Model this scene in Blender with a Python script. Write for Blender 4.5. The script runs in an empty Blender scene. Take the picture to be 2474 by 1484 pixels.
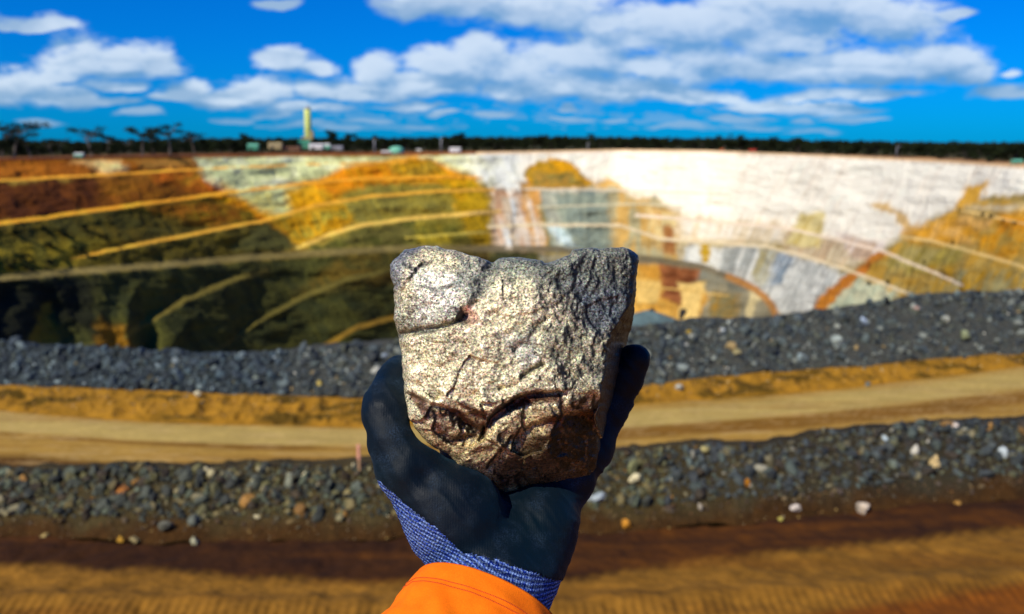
import bpy, bmesh, math, random
import numpy as np
from mathutils import Vector, Matrix
R = math.radians
random.seed(7)
rng = np.random.default_rng(7)

# ------------------------------------------------------------------ camera, sky, sun, exposure
scene = bpy.context.scene
C = scene.collection
W0, H0, F0 = 2474.0, 1484.0, 2061.0           # picture measure used for all layout numbers
HORIZON = 345.0
CAMZ = 6.5
PITCH = math.atan((H0/2 - HORIZON)/F0)
SP, CP = math.sin(PITCH), math.cos(PITCH)

cam_d = bpy.data.cameras.new("camera")
cam = bpy.data.objects.new("camera", cam_d); C.objects.link(cam)
cam.location = (0, 0, CAMZ)
cam.rotation_euler = (math.pi/2 - PITCH, 0, 0)
cam_d.sensor_width = 36.0
cam_d.lens = 36.0*F0/W0
cam_d.clip_start = 0.02
cam_d.clip_end = 30000
cam_d.dof.use_dof = True
cam_d.dof.focus_distance = 0.462
cam_d.dof.aperture_fstop = 10.5
cam_d.dof.aperture_blades = 0
scene.camera = cam
scene.view_settings.view_transform = 'Standard'
scene.view_settings.look = 'None'
scene.view_settings.exposure = 0.0
scene.view_settings.gamma = 1.0

SUN = Vector((-0.47, -0.56, 0.68)).normalized()
sd = bpy.data.lights.new("sun", 'SUN'); sd.energy = 5.0; sd.angle = R(0.5); sd.color = (1.0, 0.94, 0.80)
so = bpy.data.objects.new("sun", sd); C.objects.link(so)
so.rotation_euler = SUN.to_track_quat('Z', 'Y').to_euler()
so.location = (0, 0, 60)

def uv_of(px, py):
    """picture position -> world direction slopes (x/y, z/y)"""
    X = (px - W0/2)/F0
    Y = -(py - H0/2)/F0
    den = CP + Y*SP
    return X/den, (Y*CP - SP)/den

class NT:
    """tiny node-tree helper"""
    def __init__(s, tree): s.t = tree; s.n = tree.nodes; s.l = tree.links
    def new(s, kind, **kw):
        n = s.n.new(kind)
        for k, v in kw.items(): setattr(n, k, v)
        return n
    def put(s, sock, v):
        if isinstance(v, bpy.types.NodeSocket): s.l.new(v, sock)
        elif v is not None: sock.default_value = v
    def math(s, op, a, b=None, c=None, clamp=False):
        n = s.new('ShaderNodeMath', operation=op, use_clamp=clamp)
        s.put(n.inputs[0], a); s.put(n.inputs[1], b); s.put(n.inputs[2], c)
        return n.outputs[0]
    def vec(s, op, a, b=None):
        n = s.new('ShaderNodeVectorMath', operation=op)
        s.put(n.inputs[0], a)
        if b is not None:
            if op == 'SCALE': s.put(n.inputs['Scale'], b)
            else: s.put(n.inputs[1], b)
        return n.outputs['Value'] if op in ('LENGTH', 'DOT_PRODUCT') else n.outputs[0]
    def comb(s, x, y, z):
        n = s.new('ShaderNodeCombineXYZ'); s.put(n.inputs[0], x); s.put(n.inputs[1], y); s.put(n.inputs[2], z)
        return n.outputs[0]
    def sep(s, v):
        n = s.new('ShaderNodeSeparateXYZ'); s.put(n.inputs[0], v); return n.outputs
    def noise(s, v, scale, detail=4, rough=0.5, dist=0.0, out='Fac'):
        n = s.new('ShaderNodeTexNoise'); s.put(n.inputs['Vector'], v)
        n.inputs['Scale'].default_value = scale; n.inputs['Detail'].default_value = detail
        n.inputs['Roughness'].default_value = rough; n.inputs['Distortion'].default_value = dist
        return n.outputs[out]
    def voro(s, v, scale, feature='F1', out='Distance', rand=1.0):
        n = s.new('ShaderNodeTexVoronoi', feature=feature); s.put(n.inputs['Vector'], v)
        n.inputs['Scale'].default_value = scale; n.inputs['Randomness'].default_value = rand
        return n.outputs[out]
    def rng(s, v, a, b, c=0.0, d=1.0, smooth=False):
        n = s.new('ShaderNodeMapRange'); n.clamp = True
        if smooth: n.interpolation_type = 'SMOOTHSTEP'
        s.put(n.inputs[0], v)
        for i, q in zip((1, 2, 3, 4), (a, b, c, d)): s.put(n.inputs[i], q)
        return n.outputs[0]
    def mix(s, f, a, b, kind='MIX'):
        n = s.new('ShaderNodeMix', data_type='RGBA', blend_type=kind)
        s.put(n.inputs[0], f); s.put(n.inputs[6], a); s.put(n.inputs[7], b)
        return n.outputs[2]

def build_world():
    w = bpy.data.worlds.new("World"); scene.world = w; w.use_nodes = True
    nt = w.node_tree; nt.nodes.clear(); N = NT(nt)
    out = N.new('ShaderNodeOutputWorld'); bg = N.new('ShaderNodeBackground')
    sky = N.new('ShaderNodeTexSky', sky_type='NISHITA'); sky.sun_disc = False
    sky.sun_elevation = math.asin(SUN.z); sky.sun_rotation = math.atan2(SUN.x, SUN.y)
    sky.air_density = 1.0; sky.dust_density = 0.2; sky.ozone_density = 3.0
    hs = N.new('ShaderNodeHueSaturation'); hs.inputs['Saturation'].default_value = 1.0
    N.put(hs.inputs['Color'], sky.outputs[0])
    skyc = N.mix(1.0, hs.outputs[0], (0.002, 0.535, 1.52, 1), 'MULTIPLY')
    # direction slopes
    gen = N.new('ShaderNodeTexCoord').outputs['Generated']
    x, y, z = N.sep(gen)
    ya = N.math('MAXIMUM', N.math('ABSOLUTE', y), 0.05)
    u = N.math('DIVIDE', x, ya); v = N.math('DIVIDE', z, ya)
    p = N.comb(u, v, 0.0)
    blobs = [  # x, y, half width, up, down  (picture measure)
     (215,168,115,62,22),(290,160,95,55,25),(365,158,78,50,26),(150,185,60,26,12),(385,170,60,35,10),
     (40,215,90,48,36),(150,240,110,34,16),(235,245,100,14,10),(290,205,80,16,10),(55,60,110,28,10),
     (455,215,60,30,20),(520,238,60,25,18),(610,228,85,38,20),(330,278,55,14,9),(560,282,50,10,6),
     (690,160,70,32,20),(765,172,55,22,14),(770,222,60,28,18),(905,178,50,40,40),(830,225,110,30,16),
     (1075,165,110,45,30),(1160,130,75,50,50),(1010,220,170,48,20),(1210,180,140,60,40),(1320,215,190,55,30),
     (1480,225,200,40,18),(1640,238,140,26,14),(1030,5,110,40,36),(1150,20,130,60,36),(1330,35,165,60,36),
     (1440,60,80,40,22),(1500,100,130,40,40),(1640,70,180,70,60),(1780,50,160,70,60),(1700,130,120,40,40),
     (1950,20,220,60,70),(2150,50,135,60,48),(1900,110,150,50,24),(1720,165,140,55,34),(1900,175,190,50,30),
     (2100,165,180,45,40),(2240,165,130,62,40),(2340,185,75,45,24),(2430,225,80,22,14),(1560,165,120,40,40),
     (1400,140,150,55,50),(1820,252,80,18,12),(2010,265,120,16,10),
     (740,262,120,12,8),(2050,235,170,16,10),
     (670,2,60,10,10),(2300,20,50,10,8),(1000,258,100,10,6),
     (2440,180,30,10,10),(420,235,50,14,10),(100,290,60,8,6)]
    pr = random.Random(21)
    for q in range(24):
        blobs.append((pr.uniform(660, 2120), pr.uniform(245, 315), pr.uniform(28, 80), pr.uniform(6, 13), pr.uniform(4, 8)))
    g = bpy.data.node_groups.new("cloud_field", 'ShaderNodeTree')
    g.interface.new_socket("P", in_out='INPUT', socket_type='NodeSocketVector')
    g.interface.new_socket("F", in_out='OUTPUT', socket_type='NodeSocketFloat')
    G = NT(g); gi = G.new('NodeGroupInput'); go = G.new('NodeGroupOutput')
    gp = gi.outputs[0]
    wn = G.noise(G.vec('MULTIPLY', gp, (9.0, 15.0, 1.0)), 1.0, 3, 0.55, out='Color')
    wp = G.vec('ADD', gp, G.vec('MULTIPLY', G.vec('SUBTRACT', wn, (0.5, 0.5, 0.5)), (0.055, 0.035, 0.0)))
    a, b, _ = G.sep(wp)
    p3 = G.comb(a, b, G.math('MULTIPLY', b, -1.0))
    acc = None
    for (bx, by, rx, ru, rd) in blobs:
        cu, cv = uv_of(bx, by)
        d = G.vec('SUBTRACT', p3, (cu, cv, -cv))
        k = 1.0/F0/1.0
        d = G.vec('MULTIPLY', d, (0.80/(rx*k), 0.80/(ru*k), 0.80/(rd*k)))
        d = G.vec('MAXIMUM', d, (-99.0, 0.0, 0.0))
        f = G.math('SUBTRACT', 1.15, G.vec('LENGTH', d))
        acc = f if acc is None else G.math('SMOOTH_MAX', acc, f, 0.12)
    n1 = G.noise(G.vec('MULTIPLY', gp, (17.0, 34.0, 1.0)), 1.0, 7, 0.62, 0.2)
    n2 = G.noise(G.vec('MULTIPLY', gp, (17.0, 95.0, 1.0)), 1.0, 6, 0.66, 0.6)
    n3 = G.noise(G.vec('MULTIPLY', gp, (38.0, 95.0, 1.0)), 1.0, 5, 0.6)
    vv = G.sep(gp)[1]
    low = G.math('MULTIPLY', G.rng(vv, 0.0, 0.015), G.rng(vv, 0.085, 0.045))
    thin = G.math('ADD', G.math('MULTIPLY', G.math('SUBTRACT', n2, 0.50), 2.2), G.math('MULTIPLY', G.math('SUBTRACT', n3, 0.49), 3.6))
    uu = G.sep(gp)[0]
    low = G.math('MULTIPLY', low, G.rng(G.math('ABSOLUTE', G.math('SUBTRACT', uu, 0.05)), 0.62, 0.3))
    n4 = G.noise(G.vec('MULTIPLY', gp, (6.0, 26.0, 1.0)), 1.0, 3, 0.6)
    thin = G.math('ADD', thin, G.math('MULTIPLY', G.math('SUBTRACT', n4, 0.47), 3.5))
    thin = G.math('SUBTRACT', thin, G.math('MULTIPLY', G.math('SUBTRACT', 1.0, low), 3.0))
    acc = G.math('MINIMUM', acc, 1.0)
    f = G.math('ADD', acc, G.math('MULTIPLY', G.math('SUBTRACT', n1, 0.5), 1.7))
    f = G.math('MAXIMUM', f, G.math('MINIMUM', thin, 0.33))
    G.put(go.inputs[0], f)
    def field(pp):
        n = N.new('ShaderNodeGroup'); n.node_tree = g; N.put(n.inputs[0], pp); return n.outputs[0]
    f0 = field(p)
    f1 = field(N.vec('ADD', p, (-0.012, 0.017, 0.0)))
    f2 = field(N.vec('ADD', p, (0.006, -0.022, 0.0)))
    alpha = N.rng(f0, 0.10, 0.60, 0, 1, True)
    lit = N.math('ADD', N.math('MULTIPLY', N.rng(N.math('SUBTRACT', f0, f1), -0.36, 0.34), .6), N.math('MULTIPLY', N.rng(f1, 1.25, .1), .42))
    under = N.rng(f2, 0.55, -0.15)     # bottoms of clouds
    thick = N.rng(f0, 0.45, 1.1)
    cb = N.mix(lit, (2.0, 4.8, 8.6, 1), (9.6, 11.2, 12.8, 1))
    cb = N.mix(N.math('MULTIPLY', under, 0.6), cb, (1.6, 4.2, 7.4, 1))
    cb = N.mix(N.math('MULTIPLY', thick, 0.12), cb, (5.2, 7.0, 9.4, 1))
    alpha = N.math('MULTIPLY', alpha, N.rng(z, 0.0, 0.04, 0.28, 0.86))
    col = N.mix(alpha, skyc, cb)
    col = N.mix(N.rng(z, -0.02, 0.0), (1.6, 1.2, 0.7, 1), col)
    w.cycles.sampling_method = 'MANUAL'; w.cycles.sample_map_resolution = 256
    N.put(bg.inputs[0], col); bg.inputs[1].default_value = 0.075
    nt.links.new(bg.outputs[0], out.inputs[0])
build_world()

# ------------------------------------------------------------------ maths helpers
def hash3(ix, iy, iz, seed):
    h = (ix.astype(np.int64)*374761393 + iy.astype(np.int64)*668265263 + iz.astype(np.int64)*2147483647 + seed*974711) & 0xffffffff
    h = ((h ^ (h >> 13))*1274126177) & 0xffffffff
    h = ((h ^ (h >> 16))*2246822519) & 0xffffffff
    return ((h ^ (h >> 15)) & 0xffffff).astype(np.float64)/float(0xffffff)
def vnoise(x, y, z=None, seed=0):
    if z is None: z = np.zeros_like(x)
    x0, y0, z0 = np.floor(x), np.floor(y), np.floor(z)
    fx, fy, fz = x-x0, y-y0, z-z0
    fx, fy, fz = [t*t*t*(t*(t*6-15)+10) for t in (fx, fy, fz)]
    r = 0
    for i in (0, 1):
        for j in (0, 1):
            for k in (0, 1):
                wgt = (fx if i else 1-fx)*(fy if j else 1-fy)*(fz if k else 1-fz)
                r = r + wgt*hash3(x0+i, y0+j, z0+k, seed)
    return r*2-1
def fbm(x, y, z=None, oct=4, seed=0, gain=0.5, ridge=False):
    r = 0; a = 1.0; s = 0
    for o in range(oct):
        n = vnoise(x*2**o+o*17.3, y*2**o+o*9.1, None if z is None else z*2**o+o*5.7, seed+o)
        if ridge: n = 1-2*np.abs(n)
        r = r + a*n; s += a; a *= gain
    return r/s
def lin(c):
    c = np.asarray(c, float)/255.0
    return np.where(c <= 0.04045, c/12.92, ((c+0.055)/1.055)**2.4)
def poly_sd(x, y, P):
    """signed distance to polygon, positive inside"""
    P = np.asarray(P, float); n = len(P)
    d = np.full(x.shape, 1e18); ins = np.zeros(x.shape, bool)
    for i in range(n):
        ax, ay = P[i]; bx, by = P[(i+1) % n]
        ex, ey = bx-ax, by-ay
        wx, wy = x-ax, y-ay
        t = np.clip((wx*ex+wy*ey)/(ex*ex+ey*ey+1e-12), 0, 1)
        d = np.minimum(d, (wx-ex*t)**2+(wy-ey*t)**2)
        c = ((ay <= y) & (by > y)) | ((by <= y) & (ay > y))
        xi = ax+(y-ay)*ex/(ey if abs(ey) > 1e-9 else 1e-9)
        ins ^= c & (x < xi)
    d = np.sqrt(d)
    return np.where(ins, d, -d)
def line_d(x, y, L):
    """distance to polyline, and signed side (positive below / right)"""
    d = np.full(x.shape, 1e18); sg = np.zeros(x.shape)
    for (ax, ay), (bx, by) in zip(L[:-1], L[1:]):
        ex, ey = bx-ax, by-ay
        t = np.clip(((x-ax)*ex+(y-ay)*ey)/(ex*ex+ey*ey), 0, 1)
        dx, dy = x-ax-ex*t, y-ay-ey*t
        q = dx*dx+dy*dy
        s = np.sign(ex*(y-ay)-ey*(x-ax))
        m = q < d
        sg = np.where(m, s, sg); d = np.where(m, q, d)
    return np.sqrt(d), sg
def sstep(a, b, x):
    t = np.clip((x-a)/(b-a), 0, 1); return t*t*(3-2*t)
def pl(x, pts):
    a = np.asarray(pts, float); return np.interp(x, a[:, 0], a[:, 1])

# ------------------------------------------------------------------ object helpers
def tag(o, label=None, cat=None, group=None, kind=None):
    if label: o['label'] = label
    if cat: o['category'] = cat
    if group: o['group'] = group
    if kind: o['kind'] = kind
    return o
def link(name, data, parent=None, loc=None):
    o = bpy.data.objects.new(name, data); C.objects.link(o)
    if parent is not None: o.parent = parent
    if loc is not None: o.location = loc
    return o
def np_mesh(name, V, Fq, mat=None, col=None, smooth=True, parent=None, loc=None, fcol=None):
    """V n x 3, Fq list/array of tri or quad index rows"""
    me = bpy.data.meshes.new(name)
    V = np.asarray(V, np.float32)
    arrs = [np.asarray(a, np.int32) for a in (Fq if isinstance(Fq, list) else [Fq]) if len(a)]
    nl = sum(a.size for a in arrs); nf = sum(len(a) for a in arrs)
    me.vertices.add(len(V)); me.vertices.foreach_set('co', V.ravel())
    me.loops.add(nl); me.polygons.add(nf)
    me.loops.foreach_set('vertex_index', np.concatenate([a.ravel() for a in arrs]))
    st = []; k = 0
    for a in arrs:
        st.append(k+np.arange(len(a))*a.shape[1]); k += a.size
    me.polygons.foreach_set('loop_start', np.concatenate(st).astype(np.int32))
    me.update(calc_edges=True); me.validate()
    me.polygons.foreach_set('use_smooth', np.full(len(me.polygons), smooth))
    if col is not None:
        at = me.color_attributes.new('Col', 'FLOAT_COLOR', 'POINT')
        c4 = np.ones((len(V), 4), np.float32); c4[:, :3] = col
        at.data.foreach_set('color', c4.ravel())
    if mat: me.materials.append(mat)
    return link(name, me, parent, loc)
def grid_faces(nr, nc):
    i = np.arange(nr*nc).reshape(nr, nc)
    return np.stack([i[:-1, :-1], i[:-1, 1:], i[1:, 1:], i[1:, :-1]], -1).reshape(-1, 4)
def bm_obj(name, bm, mat, parent=None, smooth=False, loc=None):
    me = bpy.data.meshes.new(name); bm.normal_update(); bm.to_mesh(me); bm.free()
    if mat: me.materials.append(mat)
    for p in me.polygons: p.use_smooth = smooth
    return link(name, me, parent, loc)
def empty(name, loc): 
    return link(name, None, None, loc)

# ------------------------------------------------------------------ materials
def mat_new(name):
    m = bpy.data.materials.new(name); m.use_nodes = True
    N = NT(m.node_tree); b = m.node_tree.nodes['Principled BSDF']
    return m, N, b
def bump(N, b, h, strength, dist):
    n = N.new('ShaderNodeBump'); n.inputs['Strength'].default_value = strength; n.inputs['Distance'].default_value = dist
    N.put(n.inputs['Height'], h); N.put(b.inputs['Normal'], n.outputs[0])
def mat_ground(name, scales, contrast=0.35, bdist=0.05, bstr=0.6, rough=0.95, aniso=(1, 1, 1)):
    """vertex coloured mineral ground broken up by world-size noise"""
    m, N, b = mat_new(name)
    at = N.new('ShaderNodeAttribute', attribute_name='Col').outputs['Color']
    p = N.vec('MULTIPLY', N.new('ShaderNodeNewGeometry').outputs['Position'], aniso)
    f = None
    for s in scales:
        n = N.noise(p, s, 6, 0.6, 0.2)
        f = n if f is None else N.math('MULTIPLY', N.math('ADD', f, n), 0.5)
    k = N.rng(f, 0.30, 0.70, 1-contrast, 1+contrast)
    lum = N.vec('DOT_PRODUCT', at, (.33, .33, .33))
    k = N.math('ADD', 1.0, N.math('MULTIPLY', N.math('SUBTRACT', k, 1.0), N.rng(lum, .35, .75, 1.0, .25)))
    cc = N.vec('SCALE', at, k)
    b.inputs['Roughness'].default_value = rough
    b.inputs['Specular IOR Level'].default_value = 0.15
    N.put(b.inputs['Base Color'], cc)
    bump(N, b, f, bstr, bdist)
    return m
M_pit = mat_ground("pit_rock", (0.09, 0.5), 0.42, 3.0, 0.9, aniso=(1, 1, 0.45))
M_plain = mat_ground("plain_soil", (0.02, 0.3), 0.3, 0.5, 0.4)
M_dirt = mat_ground("packed_dirt", (1.2, 9.0), 0.28, 0.03, 0.5, aniso=(0.5, 1, 1))
M_dirt2 = mat_ground("loose_dirt", (0.8, 5.0), 0.38, 0.12, 0.8)
M_berm = mat_ground("berm_fines", (2.5, 14.0), 0.6, 0.06, 1.0)
def mat_stone(name, sc, bd):
    m, N, b = mat_new(name)
    at = N.new('ShaderNodeAttribute', attribute_name='Col').outputs['Color']
    p = N.new('ShaderNodeNewGeometry').outputs['Position']
    n = N.noise(p, sc, 5, 0.65)
    N.put(b.inputs['Base Color'], N.vec('SCALE', at, N.rng(n, 0.3, 0.7, 0.65, 1.35)))
    b.inputs['Roughness'].default_value = 0.75
    bump(N, b, n, 0.6, bd)
    return m
M_stone1 = mat_stone("near_stone", 22.0, 0.02)
M_stone2 = mat_stone("far_stone", 6.0, 0.06)
def flat_mat(name, rgb, rough=0.7, noise=0.15, sc=0.5, metal=0.0, emit=None):
    m, N, b = mat_new(name)
    p = N.new('ShaderNodeTexCoord').outputs['Object']
    n = N.noise(p, sc, 4, 0.6)
    c = N.new('ShaderNodeRGB'); c.outputs[0].default_value = (*rgb, 1)
    N.put(b.inputs['Base Color'], N.vec('SCALE', c.outputs[0], N.rng(n, 0.3, 0.7, 1-noise, 1+noise)))
    b.inputs['Roughness'].default_value = rough; b.inputs['Metallic'].default_value = metal
    return m

# ------------------------------------------------------------------ terrain: pit and plain
PX = np.concatenate([np.arange(-900, -40, 20), np.arange(-40, 2520, 4), np.arange(2520, 3400, 20)]).astype(float)
rim_y = pl(PX, [(-900, 392), (0, 384), (240, 379), (480, 376), (700, 373), (1000, 371), (1300, 365), (1500, 361), (1700, 363),
                (1900, 371), (2100, 380), (2300, 390), (2474, 402), (3400, 470)])
rim_d = pl(PX, [(-900, 250), (0, 360), (300, 420), (700, 530), (1100, 600), (1500, 640), (1750, 560), (2000, 440), (2250, 340), (2474, 265), (3400, 150)])
k_ = np.ones(21)/21.0
rim_d = np.convolve(np.pad(rim_d, 10, 'edge'), k_, 'valid')
cfac = pl(PX, [(-900, 2.2), (0, 1.9), (700, 1.2), (1200, 0.8), (1600, 0.7), (2000, 1.0), (2474, 1.2), (3400, 1.2)])

LEDGES = [  # polyline, half width (px), strength
 ([(-900, 450), (0, 436), (170, 427), (300, 420), (450, 410), (600, 403), (760, 397), (980, 392)], 2.2),
 ([(-900, 620), (0, 540), (250, 505), (500, 472), (700, 447), (860, 433), (1080, 428), (1160, 430)], 3.2),
 ([(165, 626), (300, 597), (400, 578), (640, 532), (760, 497), (900, 474), (1050, 463), (1190, 459)], 3.0),
 ([(715, 600), (760, 582), (800, 565), (870, 545), (1000, 527), (1200, 512)], 3.6),
 ([(980, 575), (1180, 560)], 1.6),
 ([(1270, 457), (1400, 458), (1560, 462), (1760, 470)], 1.8),
 ([(1300, 500), (1560, 492), (1650, 500)], 1.5),
 ([(1180, 548), (1300, 543), (1500, 545), (1600, 578), (1850, 596), (1950, 620), (2060, 656), (2200, 710)], 2.8),
 ([(1540, 520), (1770, 540), (1900, 552), (2010, 576), (2130, 606), (2240, 650), (2330, 690)], 2.6),
 ([(2180, 570), (2250, 582), (2330, 603), (2474, 645), (3400, 850)], 2.6),
 ([(2290, 500), (2474, 540), (3400, 700)], 1.6),
 ([(-900, 720), (0, 672), (130, 660), (400, 640), (600, 622), (800, 610), (950, 602), (1150, 600), (1350, 603), (1540, 622), (1700, 645), (1800, 684), (1860, 725), (1890, 775)], 6.5),
 ([(300, 812), (340, 785), (450, 722), (560, 676), (640, 655)], 7.0),
 ([(520, 850), (620, 777), (740, 712), (840, 675), (960, 650)], 5.5),
 ([(740, 860), (860, 792), (960, 765), (1100, 740)], 5.5),
 ([(1540, 690), (1640, 700), (1760, 715)], 1.5),
]
ROWS = np.concatenate([[0.0], np.linspace(0, 1, 256)[1:]])
YB = 905.0
gx = np.repeat(PX[None, :], len(ROWS), 0)
gy = rim_y[None, :] + (YB - rim_y[None, :])*(ROWS[:, None]**1.08)
U, Vv = uv_of(gx, gy); T = -Vv
led = np.zeros_like(gx)
rate_l = np.zeros_like(gx)
gprev = np.vstack([gy[:1], gy[:-1]])
for L, hw in LEDGES:
    a = np.asarray(L, float)
    yl = np.interp(PX, a[:, 0], a[:, 1])
    ends = np.minimum(sstep(a[0, 0]-5, a[0, 0]+130, PX), sstep(a[-1, 0]+5, a[-1, 0]-130, PX))
    wob = 1.3*fbm(PX/37.0, PX*0+hw, oct=3, seed=5)
    w_ = np.maximum(hw*ends, 1e-3)
    yc = (yl+wob)[None, :]
    # exact share of each mesh row that the ledge covers
    lo_ = np.clip(np.minimum(gy, gprev), yc-w_, yc+w_); hi_ = np.clip(np.maximum(gy, gprev), yc-w_, yc+w_)
    q = (hi_-lo_)/np.maximum(np.abs(gy-gprev), 1e-6)
    q = q*(ends > 0)[None, :]
    wm = (13.0 if hw > 5 else 8.0)
    rr_ = (wm/rim_d)/(2*hw/F0)
    rate_l = np.where(q > led, rr_[None, :], rate_l)
    led = np.maximum(led, q)
dT = np.diff(T, axis=0, prepend=T[:1])
cf = cfac[None, :]
rate_face = cf/(1+T*cf)
rate_led = np.maximum(np.minimum(1.0/T, rate_l), rate_face)
lnD = -np.cumsum(dT*(rate_face*(1-led)+rate_led*led), axis=0)
D = rim_d[None, :]*np.exp(lnD)
D *= 1+0.006*fbm(gx/60.0, gy/25.0, oct=3, seed=3)*np.minimum(1, ROWS[:, None]*30)
# the dark buttresses under the haul ramp on the left, and general relief
D *= 1+0.05*(np.abs(fbm(gx/120.0, gy/300.0, oct=2, seed=21)))*sstep(655, 720, gy)*sstep(700, 300, gx)
pit_P = np.stack([U*D, D, CAMZ-T*D], -1)
rough = fbm(pit_P[..., 0]/9, pit_P[..., 1]/9, pit_P[..., 2]/14, oct=4, seed=11, ridge=True)
gul = fbm(pit_P[..., 0]/7, pit_P[..., 1]/7, pit_P[..., 2]/60, oct=4, seed=12, ridge=True)
rough = rough+gul*(1.1-.6*sstep(1150, 1300, gx))
amp = (0.9*(1-led)+0.05)*(1-.62*sstep(1150, 1300, gx)*sstep(560, 500, gy-.12*(gx-1500)))*np.minimum(1, ROWS[:, None]*20)
pit_P[..., 1] += rough*amp*1.4
pit_P[..., 0] += rough*amp*0.8*np.sign(1237-gx)

# pit wall colours: mineral stains, seams, benches, painted sun and shade
wx = gx+9*fbm(gx/34, gy/34, oct=4, seed=31)+5*fbm(gx/9, gy/9, oct=2, seed=35); wy = gy+6*fbm(gx/30, gy/24, oct=4, seed=32)
st = fbm((gx+0.55*(gy-500)*np.sign(gx-1500)*sstep(60, 400, np.abs(gx-1500)))/7.0, gy/90.0, oct=4, seed=33)       # streaks down the fall line
bl = fbm(gx/45, gy/20, oct=4, seed=34)
st = .7*st+.7*fbm((gx+0.55*(gy-500)*np.sign(gx-1500)*sstep(60, 400, np.abs(gx-1500)))/26.0, gy/70.0, oct=3, seed=38)
col = np.zeros(gx.shape+(3,)); col[:] = lin((150, 128, 62))
def paint(P, c, soft=5, mix=1.0, streak=0.0, c2=None, thr=0.0):
    sd_ = poly_sd(wx, wy, P)+(9*st+5*bl)*min(1, soft/5)
    m = sstep(-soft*1.7, soft*1.7, sd_)*mix
    cc = np.broadcast_to(lin(c), col.shape)
    if c2 is not None:
        k = sstep(-0.32, 0.32, (st if streak else .6*bl+.5*st)+thr)[..., None]
        cc = cc*(1-k)+lin(c2)*k
    col[:] = col*(1-m[..., None])+cc*m[..., None]
W_ = (255, 246, 222)
paint([(1090, 340), (3500, 340), (3500, 560), (2330, 500), (2200, 560), (2060, 640), (1900, 560), (1640, 560), (1560, 500), (1480, 470), (1180, 470), (1130, 420), (1060, 400)], W_, 10, streak=1, c2=(246, 232, 206), thr=-.38)
paint([(1060, 362), (1260, 362), (1255, 470), (1160, 470), (1130, 410)], (236, 236, 222), 8, c2=(214, 214, 190), thr=-.1)
paint([(-900, 380), (560, 380), (560, 420), (300, 430), (-900, 450)], (170, 100, 24), 4, c2=(130, 72, 16))
paint([(175, 386), (290, 386), (310, 412), (250, 424), (215, 405)], (226, 196, 160), 6, c2=(190, 140, 90))
paint([(320, 386), (460, 386), (460, 402), (330, 412)], (170, 120, 60), 5)
paint([(-900, 440), (0, 440), (300, 424), (500, 410), (560, 470), (200, 515), (-900, 640)], (98, 52, 14), 6, c2=(72, 36, 8))
paint([(230, 430), (520, 412), (600, 470), (420, 485), (240, 505)], (140, 88, 16), 14, c2=(112, 64, 12))
paint([(360, 425), (560, 405), (600, 450), (520, 470), (430, 440)], (196, 140, 40), 10, c2=(176, 90, 20))
paint([(470, 378), (1080, 374), (1060, 385), (900, 395), (830, 420), (730, 440), (700, 470), (660, 520), (560, 460), (500, 430), (470, 400)], (196, 204, 178), 7, c2=(222, 224, 208))
paint([(560, 470), (720, 450), (720, 520), (690, 560), (640, 530)], (214, 204, 140), 8, c2=(190, 196, 168))
paint([(510, 478), (560, 474), (660, 520), (730, 560), (740, 600), (700, 600), (640, 545)], (226, 140, 4), 7, c2=(240, 160, 10))
paint([(690, 460), (760, 440), (800, 430), (850, 470), (760, 505), (700, 530)], (222, 160, 8), 7, c2=(196, 150, 40))
paint([(640, 530), (760, 500), (880, 480), (850, 545), (760, 580), (720, 600)], (206, 150, 10), 7, c2=(160, 144, 60))
paint([(800, 450), (1000, 425), (1180, 440), (1190, 600), (1000, 600), (740, 605), (860, 540)], (150, 134, 60), 8, c2=(124, 116, 64))
paint([(735, 440), (800, 418), (850, 398), (930, 388), (1000, 376), (1060, 395), (1130, 430), (1150, 440), (900, 446), (800, 470)], (232, 150, 4), 6, c2=(206, 124, 10))
paint([(930, 385), (1040, 385), (1090, 430), (960, 440)], (188, 140, 20), 8, c2=(150, 120, 40))
paint([(1050, 425), (1150, 425), (1175, 470), (1185, 600), (1135, 600), (1100, 500)], (166, 134, 14), 8, c2=(206, 152, 4))
paint([(1120, 470), (1180, 460), (1190, 595), (1140, 595)], (190, 150, 20), 6, streak=1, c2=(140, 120, 30))
paint([(960, 545), (1120, 530), (1140, 590), (1000, 600)], (112, 110, 50), 8, c2=(150, 130, 40))
paint([(1185, 460), (1300, 455), (1310, 610), (1190, 610)], (222, 206, 184), 8, streak=1, c2=(196, 150, 110))
paint([(1215, 480), (1250, 480), (1255, 600), (1225, 600)], (214, 222, 220), 5, streak=1, c2=(200, 180, 150))
paint([(1270, 445), (1272, 410), (1310, 388), (1350, 384), (1390, 398), (1410, 420), (1440, 450), (1400, 458), (1285, 460)], (222, 158, 20), 4, c2=(170, 136, 40))
paint([(1262, 440), (1300, 440), (1318, 600), (1290, 610), (1272, 520)], (206, 150, 60), 6)
paint([(1455, 440), (1500, 450), (1540, 560), (1500, 600), (1478, 520)], (200, 154, 70), 7)
paint([(1290, 420), (1380, 412), (1420, 452), (1290, 455)], (138, 126, 60), 6, c2=(190, 140, 50))
paint([(1330, 386), (1370, 392), (1400, 412), (1350, 412)], (236, 166, 8), 4)
paint([(1430, 440), (1460, 428), (1495, 440), (1510, 470), (1440, 465)], (216, 170, 90), 5, c2=(222, 190, 130))
paint([(1275, 460), (1300, 460), (1325, 600), (1290, 600)], (206, 150, 80), 5, streak=1, c2=(226, 206, 180))
paint([(1305, 460), (1480, 458), (1500, 560), (1480, 610), (1330, 610)], (150, 158, 136), 7, c2=(120, 132, 120))
paint([(1310, 470), (1345, 470), (1370, 600), (1340, 600)], (196, 196, 168), 6, streak=1, c2=(160, 160, 140))
paint([(1320, 545), (1350, 545), (1400, 600), (1370, 610)], (206, 222, 220), 5, c2=(170, 190, 180))
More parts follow.
